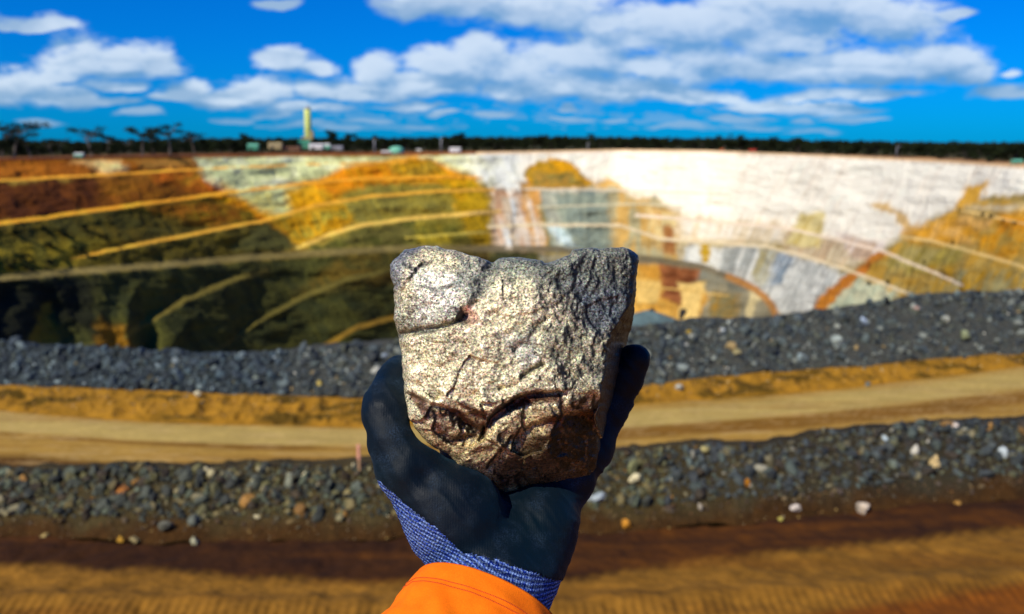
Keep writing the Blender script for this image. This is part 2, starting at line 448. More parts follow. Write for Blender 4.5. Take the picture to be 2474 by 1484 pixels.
paint([(1470, 460), (1590, 480), (1650, 520), (1650, 640), (1480, 610)], (196, 156, 84), 8, streak=1, c2=(170, 160, 120))
paint([(1560, 500), (1660, 520), (1800, 545), (1800, 600), (1580, 590)], (214, 190, 130), 8, streak=1, c2=(196, 150, 80))
paint([(1600, 540), (1640, 540), (1640, 620), (1605, 615)], (150, 96, 50), 5, streak=1, c2=(180, 130, 70))
paint([(1640, 520), (1900, 540), (1990, 570), (1900, 590), (1640, 580)], (242, 230, 206), 8, streak=1, c2=(226, 206, 168))
paint([(1650, 590), (1850, 600), (1960, 630), (2060, 665), (1960, 760), (1880, 760), (1800, 680), (1650, 635)], (220, 218, 204), 6, streak=1, c2=(168, 170, 160), thr=-.12)
paint([(1690, 585), (1716, 588), (1712, 640), (1695, 636)], (190, 150, 30), 3)
paint([(1840, 600), (1880, 608), (1850, 690), (1810, 660)], (168, 156, 110), 4, streak=1, c2=(190, 186, 160))
paint([(1880, 612), (1925, 622), (1890, 690), (1862, 690)], (110, 126, 136), 5, streak=1, c2=(196, 204, 206))
paint([(1880, 545), (2130, 600), (2070, 655), (1900, 610)], (216, 198, 160), 7, streak=1, c2=(196, 168, 130))
paint([(1935, 515), (1990, 518), (1985, 600), (1905, 590)], (206, 176, 80), 5, streak=1, c2=(226, 206, 140))
paint([(2100, 495), (2150, 490), (2190, 515), (2215, 565), (2200, 570), (2160, 520)], (232, 190, 120), 5)
paint([(2020, 560), (2140, 590), (2120, 640), (2060, 630)], (190, 160, 130), 6, streak=1, c2=(222, 206, 190))
# right wall
paint([(1950, 790), (2060, 664), (2150, 604), (2230, 550), (2330, 490), (2400, 470), (3500, 500), (3500, 1000), (1950, 1000)], (196, 150, 52), 5, c2=(166, 142, 76))
paint([(2340, 455), (2390, 440), (2360, 490), (2290, 530)], (236, 176, 60), 4)
paint([(2340, 500), (3500, 470), (3500, 530), (2420, 510)], (222, 216, 190), 8, c2=(226, 190, 120))
paint([(2180, 560), (2300, 520), (2420, 530), (2350, 590), (2200, 585)], (226, 160, 40), 8, c2=(230, 176, 90))
paint([(2420, 520), (3500, 500), (3500, 560), (2400, 600)], (206, 130, 8), 7, c2=(226, 160, 40))
paint([(2330, 560), (3500, 560), (3500, 640), (2400, 620)], (212, 144, 10), 8, c2=(190, 150, 60))
paint([(2200, 590), (2330, 600), (2300, 650), (2180, 660), (2120, 640)], (182, 162, 90), 7, streak=1, c2=(160, 140, 60))
paint([(2250, 640), (2474, 660), (3500, 700), (3500, 760), (2260, 740)], (156, 146, 96), 8, streak=1, c2=(186, 140, 30))
paint([(2040, 690), (2090, 668), (2180, 712), (2100, 760), (1990, 775)], (206, 200, 160), 5, c2=(190, 196, 160))
paint([(1940, 780), (1990, 720), (2050, 664), (2130, 606), (2150, 612), (2080, 670), (2010, 735), (1985, 790)], (178, 104, 30), 3, c2=(206, 130, 40))
# under the haul ramp, right
paint([(1300, 612), (1540, 626), (1700, 650), (1800, 690), (1860, 730), (1885, 790), (1885, 900), (1300, 900)], (150, 140, 110), 4, c2=(120, 118, 100))
paint([(1520, 640), (1620, 645), (1720, 720), (1690, 775), (1520, 775)], (214, 164, 74), 5, c2=(196, 140, 50))
paint([(1600, 640), (1690, 645), (1680, 700), (1640, 740), (1600, 715)], (116, 62, 30), 5, c2=(150, 90, 50))
paint([(1535, 678), (1595, 680), (1595, 735), (1540, 735)], (222, 184, 104), 3)
paint([(1648, 682), (1700, 684), (1690, 775), (1640, 775)], (226, 190, 112), 3)
paint([(1720, 705), (1790, 715), (1780, 775), (1715, 775)], (160, 120, 40), 7, c2=(130, 120, 80))
paint([(1812, 702), (1852, 712), (1838, 730), (1812, 790), (1795, 790)], (214, 194, 140), 3)
# left flank, olive rock and one patch of painted shadow
paint([(-900, 620), (0, 544), (250, 508), (480, 478), (640, 532), (400, 575), (170, 622), (0, 690), (-900, 720)], (94, 80, 26), 5, c2=(64, 60, 26))
paint([(-900, 600), (60, 585), (200, 575), (330, 600), (300, 640), (0, 678), (-900, 720)], (128, 110, 30), 12, c2=(86, 80, 30))
paint([(300, 505), (500, 478), (640, 530), (520, 552)], (150, 92, 10), 9, c2=(110, 92, 20))
paint([(170, 628), (400, 582), (640, 536), (715, 600), (600, 620), (400, 638), (170, 655)], (92, 80, 26), 4, c2=(74, 66, 26))
paint([(640, 536), (715, 596), (700, 604), (560, 600)], (84, 82, 50), 4)
paint([(740, 604), (870, 552), (1000, 532), (1000, 600)], (110, 104, 60), 5, c2=(80, 80, 40))
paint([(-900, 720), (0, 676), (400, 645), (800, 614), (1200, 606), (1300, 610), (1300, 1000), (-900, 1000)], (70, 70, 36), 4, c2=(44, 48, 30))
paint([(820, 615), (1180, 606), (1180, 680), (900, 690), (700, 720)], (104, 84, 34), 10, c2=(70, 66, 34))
paint([(-900, 680), (0, 680), (230, 668), (230, 830), (120, 760), (60, 830), (-900, 1000)], (26, 28, 20), 12)  # black cliff shadow below the ramp, put into the colour
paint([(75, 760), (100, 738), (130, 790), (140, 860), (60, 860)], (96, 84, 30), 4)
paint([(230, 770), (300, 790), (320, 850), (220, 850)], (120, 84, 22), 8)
# benches: pale strips, sun on the ledges put into the colour
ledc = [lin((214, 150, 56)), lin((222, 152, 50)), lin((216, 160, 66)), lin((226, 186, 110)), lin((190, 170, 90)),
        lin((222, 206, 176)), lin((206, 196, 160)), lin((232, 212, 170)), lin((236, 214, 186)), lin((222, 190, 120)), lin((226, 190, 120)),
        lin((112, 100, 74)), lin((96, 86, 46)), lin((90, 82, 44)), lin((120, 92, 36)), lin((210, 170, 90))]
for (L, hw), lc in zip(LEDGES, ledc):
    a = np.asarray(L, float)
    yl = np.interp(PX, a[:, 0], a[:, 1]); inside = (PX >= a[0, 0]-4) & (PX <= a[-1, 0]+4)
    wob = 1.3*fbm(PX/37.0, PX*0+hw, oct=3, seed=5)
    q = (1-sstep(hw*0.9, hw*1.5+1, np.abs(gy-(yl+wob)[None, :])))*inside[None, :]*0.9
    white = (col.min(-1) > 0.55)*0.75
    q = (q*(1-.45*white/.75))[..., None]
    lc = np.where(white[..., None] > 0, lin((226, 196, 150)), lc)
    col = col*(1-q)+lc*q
m = (sstep(12, 4, line_d(gx, gy, [(1760, 668), (1830, 700), (1870, 740), (1890, 790)])[0]))[..., None]
col = col*(1-m)+lin((176, 122, 62))*m
# rim soil skin, with a shade line painted in on the left
m = sstep(9, 2, gy-rim_y[None, :])[..., None]
rimc = np.where((gx > 1150)[..., None], lin((240, 200, 150)), lin((126, 66, 30)))
rimc = np.where((gx < 480)[..., None], lin((74, 30, 12)), rimc)
col = col*(1-m)+rimc*m
pit_sat = 0.86
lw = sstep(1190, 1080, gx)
col *= (1+(.45+.25*sstep(700, 300, gx))*lw)[..., None]  # left wall colours raised and warmed to make up for its shade
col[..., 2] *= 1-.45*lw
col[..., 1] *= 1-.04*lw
col = np.clip(col*pit_sat*(1+(.06+.30*sstep(1190, 1000, gx))[..., None]*bl[..., None]), 0.004, 0.86)
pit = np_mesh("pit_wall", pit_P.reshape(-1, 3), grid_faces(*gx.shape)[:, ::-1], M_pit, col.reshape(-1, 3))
tag(pit, kind='structure')
def pit_at(px, py):
    j = int(np.argmin(np.abs(PX-px))); i = int(np.argmin(np.abs(gy[:, j]-py)))
    return Vector(pit_P[i, j])

# the plain round the pit
S_ = np.concatenate([[0, 0.004, 0.01, 0.02], np.geomspace(0.03, 40, 46)])
pd = rim_d[None, :]*(1+S_[:, None])
pu = uv_of(PX, rim_y)[0][None, :]*np.ones_like(pd)
rz = (CAMZ+uv_of(PX, rim_y)[1]*rim_d)[None, :]
pz = rz*np.clip(1-S_[:, None]/0.12, 0, 1)+fbm(pu*pd/40, pd/40, oct=3, seed=8)*0.35*np.minimum(1, S_[:, None]*30)
pP = np.stack([pu*pd, pd, pz], -1)
pc = np.zeros(pd.shape+(3,)); pc[:] = lin((150, 96, 54))
k = sstep(1000, 1250, np.repeat(PX[None, :], len(S_), 0))[..., None]
pc = pc*(1-k)+lin((196, 150, 100))*k
k = sstep(-.1, .3, fbm(pu*pd/25, pd/12, oct=4, seed=9))[..., None]
pc = pc*(1-k*.6)+lin((104, 62, 30))*k*.6
k = sstep(0.06, 0.2, S_)[:, None, None]
pc = pc*(1-k)+lin((70, 66, 34))*k
m = sstep(0.02, 0.0, S_)[:, None, None]; pc = pc*(1-m)+(rimc[0:1]*pit_sat)*m
pl_o = np_mesh("plain_ground", pP.reshape(-1, 3), grid_faces(*pd.shape), M_plain, pc.reshape(-1, 3)); tag(pl_o, kind='structure')

# ------------------------------------------------------------------ terrain: foreground benches
PF = np.concatenate([np.arange(-900, -60, 24), np.arange(-60, 2540, 4), np.arange(2540, 3400, 24)]).astype(float)
def uvrow(y): return uv_of(PF, y)
nz = lambda s, a, sd_: a*fbm(PF/s, PF*0+sd_, oct=4, seed=sd_)
y_b1 = pl(PF, [(-900, 1275), (0, 1292), (400, 1312), (800, 1305), (1450, 1292), (1800, 1262), (2474, 1205), (3400, 1110)])+nz(90, 8, 41)
y_c1 = pl(PF, [(-900, 1150), (0, 1140), (300, 1128), (500, 1132), (750, 1122), (900, 1120), (1440, 1098), (1560, 1082), (1650, 1074), (1830, 1078), (1990, 1048), (2200, 1026), (2350, 1020), (2474, 1016), (3400, 970)])+nz(40, 6, 42)
y_rb = pl(PF, [(-900, 930), (0, 992), (250, 1015), (500, 1026), (880, 1034), (1200, 1020), (1540, 978), (2000, 945), (2474, 886), (3400, 780)])
y_b2 = pl(PF, [(-900, 880), (0, 930), (450, 948), (880, 962), (1200, 955), (1540, 930), (1800, 905), (2100, 882), (2474, 852), (3400, 760)])+nz(50, 5, 43)
y_c2 = pl(PF, [(-900, 800), (0, 828), (200, 842), (420, 850), (560, 856), (750, 842), (960, 826), (1300, 800), (1540, 792), (1650, 772), (1850, 768), (2000, 748), (2200, 716), (2300, 709), (2474, 703), (3400, 640)])+nz(60, 5, 44)
DR1, DR2 = 5.0, 12.0
def key(y, drop=None, d=None):
    u, v = uvrow(y)
    if d is None: d = drop/(-v)
    return [u*np.ones_like(PF), d*np.ones_like(PF), v*d*np.ones_like(PF)]
Kb = key(np.full(PF.shape, 1620.0), DR1)
u0 = Kb[0]
def hid(u, d, z): return [u.copy(), d*np.ones_like(PF), z*np.ones_like(PF)]
Ka = [hid(u0, 0.35, -1.85), hid(u0, 1.6, -1.9), hid(u0, 2.6, -2.3), hid(u0, 4.8, -3.9)]
K1 = key(y_b1, DR1)
sl = 0.62
t2 = -uvrow(y_c1)[1]; d2 = (DR1+sl*K1[1])/(t2+sl)
K2 = key(y_c1, d=d2)
K2b = hid(K2[0], d2+0.35, K2[2]-0.05)
K3 = hid(K2[0], d2+9.5, -DR2)
K4 = key(y_rb, DR2)
t5 = -uvrow(y_b2)[1]; sl2 = 0.22
d5 = (DR2+sl2*K4[1])/(t5+sl2); K5 = key(y_b2, d=d5)
t6 = -uvrow(y_c2)[1]; drop5 = -K5[2]
d6 = (drop5+sl*d5)/(t6+sl); K6 = key(y_c2, d=d6)
K6b = hid(K6[0], d6+1.0, K6[2]-0.15)
K7 = hid(K6[0], d6+5.0, K6[2]-2.8)
K8 = hid(K6[0], d6+45.0, K6[2]-60.0)
K9 = hid(K6[0], d6*0+150, K6[2]*0-92.0)
def strip(A, B, n, incl=False):
    t = np.linspace(0, 1, n+1)
    return [np.array([a*(1-q)+b*q for q in t]) for a, b in zip(A, B)]
def zone(name, keys, ns, mat, colf, rough_amp, rough_f, kind='structure', post=None):
    Us, Ds, Zs, Ts = [], [], [], []
    for i, (A, B, n) in enumerate(zip(keys[:-1], keys[1:], ns)):
        s = strip(A, B, n)
        sl_ = slice(0, None) if i == 0 else slice(1, None)
        Us.append(s[0][sl_]); Ds.append(s[1][sl_]); Zs.append(s[2][sl_]); Ts.append((i+np.linspace(0, 1, n+1))[sl_])
    u = np.vstack(Us); d = np.vstack(Ds); z = np.vstack(Zs); t = np.concatenate(Ts)[:, None]*np.ones_like(PF)[None, :]
    x = u*d; y = d.copy(); zz = CAMZ+z
    r = fbm(x*rough_f, y*rough_f, oct=5, seed=51)
    zz = zz+r*rough_amp
    if post: zz = post(x, y, zz, t)
    P = np.stack([x, y, zz], -1)
    # back to picture measure for the laying out of bands
    Xc = x; Yc = y*CP-(zz-CAMZ)*SP; Zc = y*SP+(zz-CAMZ)*CP
    ppx = W0/2+F0*Xc/Yc; ppy = H0/2-F0*Zc/Yc
    c = colf(x, y, ppx, ppy, t, r)
    o = np_mesh(name, P.reshape(-1, 3), grid_faces(*x.shape), mat, np.clip(c, .003, .85).reshape(-1, 3))
    tag(o, kind=kind)
    return P, t
def mixc(a, b, k): return a*(1-k[..., None])+b*k[..., None]
def col_track(x, y, ppx, ppy, t, r):
    c = np.zeros(x.shape+(3,)); c[:] = lin((124, 85, 26))
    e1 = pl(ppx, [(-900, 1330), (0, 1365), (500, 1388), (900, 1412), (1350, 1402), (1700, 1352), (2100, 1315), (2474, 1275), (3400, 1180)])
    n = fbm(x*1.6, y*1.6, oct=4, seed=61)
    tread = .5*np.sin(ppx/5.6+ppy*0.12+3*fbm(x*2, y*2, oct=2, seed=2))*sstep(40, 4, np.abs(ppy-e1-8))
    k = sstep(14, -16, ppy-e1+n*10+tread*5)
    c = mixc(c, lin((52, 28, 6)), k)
    e2 = pl(ppx, [(0, 1560), (900, 1640), (1500, 1560), (1900, 1486), (2474, 1402), (3400, 1300)])
    k = sstep(-8, 26, ppy-e2+n*8+tread*4)
    c = mixc(c, lin((112, 56, 8)), k*.85)
    k = sstep(-.1, .5, fbm(x*.35, y*2.4, oct=4, seed=62)); c = mixc(c, lin((96, 54, 10)), k*.45)
    c = c*(1+.45*fbm(x*5, y*5, oct=4, seed=63)*1)[..., None]
    return c
def tracks1(x, y, zz, t):
    e = np.interp(x, [-9, 0, 9], [8.9, 8.55, 9.6])
    prof = 0.035*fbm(x*4, y*4, oct=4, seed=91)-0.05*np.exp(-((y-e+0.55)/0.22)**2)+0.05*np.exp(-((y-e)/0.16)**2)
    lug = 0.010*np.sin(x*58+1.5*y+2*fbm(x*.8, y*.8, oct=2, seed=90))*np.exp(-((y-e+0.25)/0.2)**2)
    return zz+prof+lug
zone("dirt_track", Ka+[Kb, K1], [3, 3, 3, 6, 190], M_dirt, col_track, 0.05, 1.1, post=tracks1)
def col_b1(x, y, ppx, ppy, t, r):
    c = np.zeros(x.shape+(3,)); c[:] = lin((62, 52, 28))
    k = sstep(1500, 2100, ppx); c = mixc(c, lin((50, 44, 30)), k)
    n = fbm(x*2, y*2, oct=3, seed=66)
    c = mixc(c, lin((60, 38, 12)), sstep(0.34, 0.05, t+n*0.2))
    return c
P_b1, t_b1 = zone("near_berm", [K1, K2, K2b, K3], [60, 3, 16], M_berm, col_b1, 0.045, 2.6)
def col_road(x, y, ppx, ppy, t, r):
    c = np.zeros(x.shape+(3,)); c[:] = lin((160, 124, 54))
    n = fbm(x*.18, y*1.0, oct=4, seed=71)
    # pale wheel path, dark crown line and outer tan path
    a = pl(ppx, [(-900, 950), (0, 1022), (300, 1046), (600, 1056), (880, 1058), (1200, 1046), (1500, 1016), (2000, 975), (2474, 918), (3400, 810)])
    c = mixc(c, lin((172, 146, 80)), sstep(30, 12, np.abs(ppy-a)+n*7))
    b_ = pl(ppx, [(-900, 975), (0, 1048), (300, 1068), (600, 1080), (880, 1084), (1200, 1076), (1500, 1050), (2000, 1012), (2474, 962), (3400, 850)])
    wdt = pl(ppx, [(0, 4), (880, 4), (1400, 10), (2474, 14)])
    c = mixc(c, lin((118, 80, 22)), sstep(1.6, .7, (np.abs(ppy-b_)+n*6)/wdt)*.9)
    e = pl(ppx, [(-900, 1085), (0, 1098), (450, 1122), (800, 1150), (3400, 1150)])
    c = mixc(c, lin((84, 54, 12)), sstep(-8, 10, ppy-e+n*8))  # shade strip at the left, put into the road colour
    k = sstep(0.1, .6, fbm(x*.1, y*2.2, oct=4, seed=72)); c = mixc(c, lin((130, 90, 34)), k*.5)
    k = sstep(.1, .45, fbm(x*.6, y*6, oct=3, seed=73)); c = mixc(c, lin((192, 160, 104)), k*.35)
    return c
P_rd, _ = zone("haul_road", [K3, K4], [110], M_dirt, col_road, 0.05, 0.4)
def col_bank(x, y, ppx, ppy, t, r):
    c = np.zeros(x.shape+(3,)); c[:] = lin((146, 104, 28))
    n = fbm(x*.5, y*1.4, oct=4, seed=75)
    c = mixc(c, lin((84, 62, 14)), sstep(-.1, .3, n))
    k = sstep(.25, .0, t+n*.2); c = mixc(c, lin((150, 106, 26)), k*.8)
    return c
def bank_post(x, y, zz, t):
    f_ = np.minimum(1, 6*t)*np.minimum(1, 6*(1-t))
    return zz+0.26*f_*fbm(x*1.1, y*1.1, oct=4, seed=77, ridge=True)
P_bk, t_bk = zone("dirt_bank", [K4, K5], [36], M_dirt2, col_bank, 0.05, 1.3, post=bank_post)
def col_b2(x, y, ppx, ppy, t, r):
    c = np.zeros(x.shape+(3,)); c[:] = lin((48, 54, 56))
    k = sstep(500, 900, ppx); c = mixc(c, lin((66, 66, 60)), k)
    return c
P_b2, t_b2 = zone("far_berm", [K5, K6, K6b, K7], [46, 3, 6], M_berm, col_b2, 0.17, 1.0)
zone("pit_slope", [K7, K8, K9], [14, 6], M_dirt2, lambda x, y, a, b, t, r: np.zeros(x.shape+(3,))+lin((100, 92, 64)), 1.0, 0.1)
# ground behind the camera
bgp = np.array([(-70, -60, CAMZ-1.9), (70, -60, CAMZ-1.9), (70, 0.34, CAMZ-1.9), (-70, 0.34, CAMZ-1.9)])
o = np_mesh("lookout_ground", bgp, np.array([[0, 1, 2, 3]]), M_dirt, np.tile(lin((150, 96, 30)), (4, 1))); tag(o, kind='structure')

# ------------------------------------------------------------------ rubble
def ico(sub):
    bm = bmesh.new(); bmesh.ops.create_icosphere(bm, subdivisions=sub, radius=1.0)
    V = np.array([v.co[:] for v in bm.verts]); F = np.array([[v.index for v in f.verts] for f in bm.faces]); bm.free()
    return V, F
ICO = {s: ico(s) for s in (1, 2, 3)}
def stone_shape(sub, seed):
    V, F = ICO[sub]; r = np.random.default_rng(seed)
    V = V.copy()
    for _ in range(9):                                    # cut by random planes -> broken faces
        n = r.normal(size=3); n /= np.linalg.norm(n); h = r.uniform(0.42, 0.85)
        s = V@n; over = np.maximum(0, s-h); V -= over[:, None]*n*0.95
    V *= (1+0.06*r.normal(size=(len(V), 1)))
    return V*np.array([1.0, r.uniform(.6, .95), r.uniform(.5, .8)]), F
STONES = {s: [stone_shape(s, 100*s+i) for i in range(8)] for s in (1, 2)}
def scatter(name, pts, sizes, cols, mat, subs, label, kind='stuff', smooth=False):
    Vs, Fs, Cs = [], [], []; k = 0
    for p, s, c, sb in zip(pts, sizes, cols, subs):
        V, F = STONES[sb][rng.integers(8)]
        q = rng.normal(size=4); q /= np.linalg.norm(q); w, x, y, z = q
        Rm = np.array([[1-2*(y*y+z*z), 2*(x*y-z*w), 2*(x*z+y*w)], [2*(x*y+z*w), 1-2*(x*x+z*z), 2*(y*z-x*w)], [2*(x*z-y*w), 2*(y*z+x*w), 1-2*(x*x+y*y)]])
        Vs.append((V*s)@Rm.T+p); Fs.append(F+k); k += len(V); Cs.append(np.tile(c, (len(V), 1)))
    o = np_mesh(name, np.vstack(Vs), np.vstack(Fs), mat, np.vstack(Cs), smooth=smooth)
    tag(o, label=label, cat='rubble', kind=kind)
    return o
def pick(P, t, tlo, thi, n, power=1.0):
    rows = np.where((t[:, 0] >= tlo) & (t[:, 0] <= thi))[0]
    q = rng.random(n)**power
    i = rows[0]+(q*(len(rows)-1.001)).astype(int)
    j = rng.integers(0, P.shape[1]-1, n)
    a = rng.random((n, 1)); return P[i, j]*(1-a)+P[i, j+1]*a, j, i
def palette(n, cols, w):
    w = np.array(w, float)/sum(w); k = rng.choice(len(cols), n, p=w)
    c = np.array([lin(q) for q in cols])[k]*.85
    return np.clip(c*rng.uniform(.65, 1.4, (n, 1)), .004, .8)
# near berm
PALR = [(70, 78, 80), (52, 58, 62), (96, 96, 70), (120, 112, 84), (160, 156, 140), (150, 112, 56), (210, 206, 195), (60, 50, 36), (84, 96, 92)]
n = 17000
pts, j, i = pick(P_b1, t_b1, 0.12, 1.05, n, 0.75)
tt = t_b1[i, 0]
sz = np.clip(0.0165*np.exp(rng.normal(0, .80, n)), .006, .12)
sz = np.where(tt < .3, sz*.62, sz)
keep = rng.random(n) < np.where(tt < .3, .55, 1)
cl = palette(n, PALR, [30, 24, 16, 9, 2.2, 1.2, .5, 18, 14])
right = (PF[j] > 1600)
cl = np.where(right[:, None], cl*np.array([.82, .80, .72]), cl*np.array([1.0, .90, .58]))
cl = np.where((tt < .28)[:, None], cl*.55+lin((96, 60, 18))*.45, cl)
pts[:, 2] += sz*.25
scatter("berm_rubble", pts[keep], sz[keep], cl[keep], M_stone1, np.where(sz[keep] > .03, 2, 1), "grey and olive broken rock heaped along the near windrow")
# dirt clods and pebbles at the foot
n = 1500
pts, j, i = pick(P_b1, t_b1, 0.0, .3, n)
sz = np.clip(.009*np.exp(rng.normal(0, .5, n)), .005, .03)
scatter("foot_gravel", pts, sz, palette(n, [(110, 70, 24), (150, 120, 60), (84, 60, 30), (170, 150, 110)], [5, 2, 4, 1]), M_stone1, np.ones(n, int), "small brown gravel at the foot of the near windrow")
# far berm
PALF = [(66, 76, 82), (48, 56, 62), (86, 98, 100), (120, 126, 122), (160, 166, 162), (160, 136, 90), (206, 206, 200), (72, 76, 66)]
n = 23000
pts, j, i = pick(P_b2, t_b2, 0.0, 1.1, n, .85)
sz = np.clip(.052*np.exp(rng.normal(0, .72, n)), .025, .45)
cl = palette(n, PALF, [30, 28, 20, 9, 3, .8, .8, 13])
cl = np.where((PF[j] < 700)[:, None], cl*np.array([.62, .72, .76]), cl*np.array([.92, .90, .80]))
pts[:, 2] += sz*.2
scatter("far_berm_rubble", pts, sz, cl, M_stone2, np.where(sz > .12, 2, 1), "slate grey blasted rock covering the safety berm beyond the haul road")
n = 1600
pts, j, i = pick(P_bk, t_bk, 0.1, 1.0, n, .7)
sz = np.clip(.05*np.exp(rng.normal(0, .5, n)), .02, .16)
scatter("bank_clods", pts, sz, palette(n, [(166, 122, 50), (126, 90, 24), (190, 156, 90), (110, 108, 90)], [5, 5, 2, 1]), M_stone2, np.ones(n, int), "ochre clods and stones along the road bank")

# stones that stand out, each a thing
def lookup(P, px, py):
    Yc = P[..., 1]*CP-(P[..., 2]-CAMZ)*SP; Zc = P[..., 1]*SP+(P[..., 2]-CAMZ)*CP
    qx = W0/2+F0*P[..., 0]/Yc; qy = H0/2-F0*Zc/Yc
    k = np.argmin((qx-px)**2+(qy-py)**2); return P.reshape(-1, 3)[k], Yc.ravel()[k]
BOULD = [  # px, py, w, h (px), colour, surface, label, category
 (1440, 1208, 50, 30, (170, 180, 182), 'b1', "long pale blue-grey slab right of the gloved hand on the near windrow"),
 (1512, 1268, 24, 26, (222, 150, 34), 'b1', "yellow-ochre stone at the windrow foot, right of the gloved wrist"),
 (2083, 1236, 36, 36, (226, 206, 180), 'b1', "pale pink-white boulder at the foot of the near windrow, right half"),
 (2258, 1122, 24, 40, (236, 204, 140), 'b1', "upright cream and yellow stone high on the right end of the near windrow"),
 (2420, 1103, 24, 34, (196, 206, 206), 'b1', "pale grey upright stone near the right frame edge on the near windrow"),
 (2302, 1036, 32, 20, (222, 206, 192), 'b1', "white and pink stone on the near windrow crest, right"),
 (2135, 1062, 16, 18, (206, 222, 226), 'b1', "small white stone just under the near windrow crest"),
 (1920, 1232, 26, 18, (222, 206, 190), 'b1', "small whitish stone with a brown end at the windrow foot"),
 (1803, 1172, 18, 26, (226, 146, 16), 'b1', "bright orange stone in the middle of the right-hand windrow"),
 (1706, 1092, 26, 20, (206, 190, 120), 'b1', "pale yellow stone on the low part of the windrow crest"),
 (1530, 1140, 24, 46, (132, 132, 84), 'b1', "tall olive stone leaning on the windrow just right of the hand"),
 (1600, 1180, 22, 18, (160, 150, 96), 'b1', "squat olive-tan stone in the windrow right of the hand"),
 (2155, 1125, 22, 24, (140, 150, 130), 'b1', "sage green stone left of the upright cream stone"),
 (1885, 1285, 14, 12, (206, 190, 90), 'b1', "small yellow pebble on brown soil below the orange stone"),
 (2300, 1290, 24, 14, (190, 140, 60), 'b1', "flat tan stone on brown soil at the windrow foot, far right"),
 (701, 1168, 20, 46, (150, 152, 128), 'b1', "long grey-green slab standing on end in the left windrow"),
 (612, 1166, 16, 14, (206, 200, 160), 'b1', "small cream stone left of the standing slab"),
 (300, 1190, 34, 28, (186, 112, 20), 'b1', "rusty orange lump in the left half of the near windrow"),
 (296, 1328, 20, 18, (214, 160, 40), 'b1', "round yellow stone at the left windrow foot"),
 (326, 1318, 28, 22, (170, 150, 96), 'b1', "tan block beside the round yellow stone"),
 (470, 1318, 22, 22, (190, 186, 150), 'b1', "cream block at the left windrow foot, alone on brown soil"),
 (405, 1275, 40, 30, (112, 110, 92), 'b1', "large grey block low on the left windrow"),
 (470, 1262, 34, 30, (96, 100, 88), 'b1', "dark grey-green block right of the large grey block"),
 (860, 1180, 28, 26, (120, 128, 110), 'b1', "grey-green stone left of the gloved thumb base"),
 (820, 1255, 26, 18, (150, 140, 100), 'b1', "tan slab low on the windrow left of the knit cuff"),
 (110, 1315, 26, 16, (176, 150, 84), 'b1', "flat tan stone at the far left windrow foot"),
 (478, 955, 20, 18, (236, 222, 180), 'bk', "white boulder on the ochre bank below the left berm"),
 (2095, 932, 16, 14, (120, 130, 120), 'bk', "small grey-green stone on the ochre bank, right"),
 (1642, 940, 20, 18, (206, 206, 190), 'bk', "pale stone at the berm foot right of the raised finger"),
 (2085, 780, 24, 22, (190, 206, 222), 'b2', "pale blue boulder high on the right-hand safety berm"),
 (2285, 775, 22, 26, (196, 196, 180), 'b2', "pale boulder on the right-hand safety berm near the frame edge"),
 (2210, 748, 22, 14, (206, 170, 150), 'b2', "flat pinkish stone near the crest of the right-hand safety berm"),
 (2022, 830, 34, 32, (170, 180, 170), 'b2', "large light grey broken boulder in the middle of the right-hand berm"),
 (1935, 868, 26, 28, (150, 166, 166), 'b2', "grey-green boulder low on the right-hand safety berm"),
 (1776, 852, 28, 18, (206, 190, 130), 'b2', "cream-yellow boulder on the berm right of the raised finger"),
 (1745, 800, 14, 12, (206, 214, 214), 'b2', "small white stone near the berm crest right of the ore rock"),
 (1664, 806, 14, 12, (206, 170, 50), 'b2', "small yellow stone near the berm crest right of the ore rock"),
 (1650, 895, 34, 30, (140, 150, 144), 'b2', "light grey boulder at the berm base near the raised finger"),
 (2330, 820, 26, 30, (160, 166, 120), 'b2', "olive-white boulder on the right part of the safety berm"),
 (770, 930, 14, 18, (206, 180, 90), 'b2', "tan stone at the berm base left of the gloved thumb"),
 (830, 875, 14, 12, (210, 214, 210), 'b2', "white stone on the berm just left of the gloved thumb"),
 (620, 920, 18, 16, (150, 160, 140), 'b2', "light grey-green stone at the left berm base"),
 (930, 862, 26, 14, (170, 184, 196), 'b2', "pale blue slab on the berm touching the ore rock's left edge"),
]
SM = {}
for idx, (px, py, w, h, c, surf, lab) in enumerate(BOULD):
    P = {'b1': P_b1[t_b1[:, 0] <= 1.02], 'b2': P_b2[t_b2[:, 0] <= 1.02], 'bk': P_bk}[surf]
    p, dep = lookup(P, px, py)
    V, F = stone_shape(3, 900+idx)
    V = V/np.abs(V).max(0)
    sx = w*dep/F0*.5; szz = h*dep/F0*.5
    V = V*np.array([sx, (sx+szz)*.5, szz])
    a = rng.uniform(-.4, .4); ca, sa = math.cos(a), math.sin(a)
    V = V@np.array([[ca, 0, sa], [0, 1, 0], [-sa, 0, ca]]).T
    V += 0.10*min(sx, szz)*fbm(V[:, 0]/sx*1.6, V[:, 1]/sx*1.6, V[:, 2]/sx*1.6, oct=3, seed=idx)[:, None]*V/np.linalg.norm(V, axis=1, keepdims=True)
    cc = np.tile(lin(c)*.8, (len(V), 1))
    k = sstep(-.1, .25, fbm(V[:, 0]/sx, V[:, 1]/sx, V[:, 2]/sx+5, oct=3, seed=idx+7))[:, None]
    cc = cc*(1-.45*k)
    o = np_mesh("boulder", V, F, M_stone1 if surf == 'b1' else M_stone2, cc, smooth=False, loc=Vector(p)+Vector((0, -.15*sx, szz*.45)))
    tag(o, lab, "boulder" if w > 20 else "stone", "loose stones that stand out on the berms")

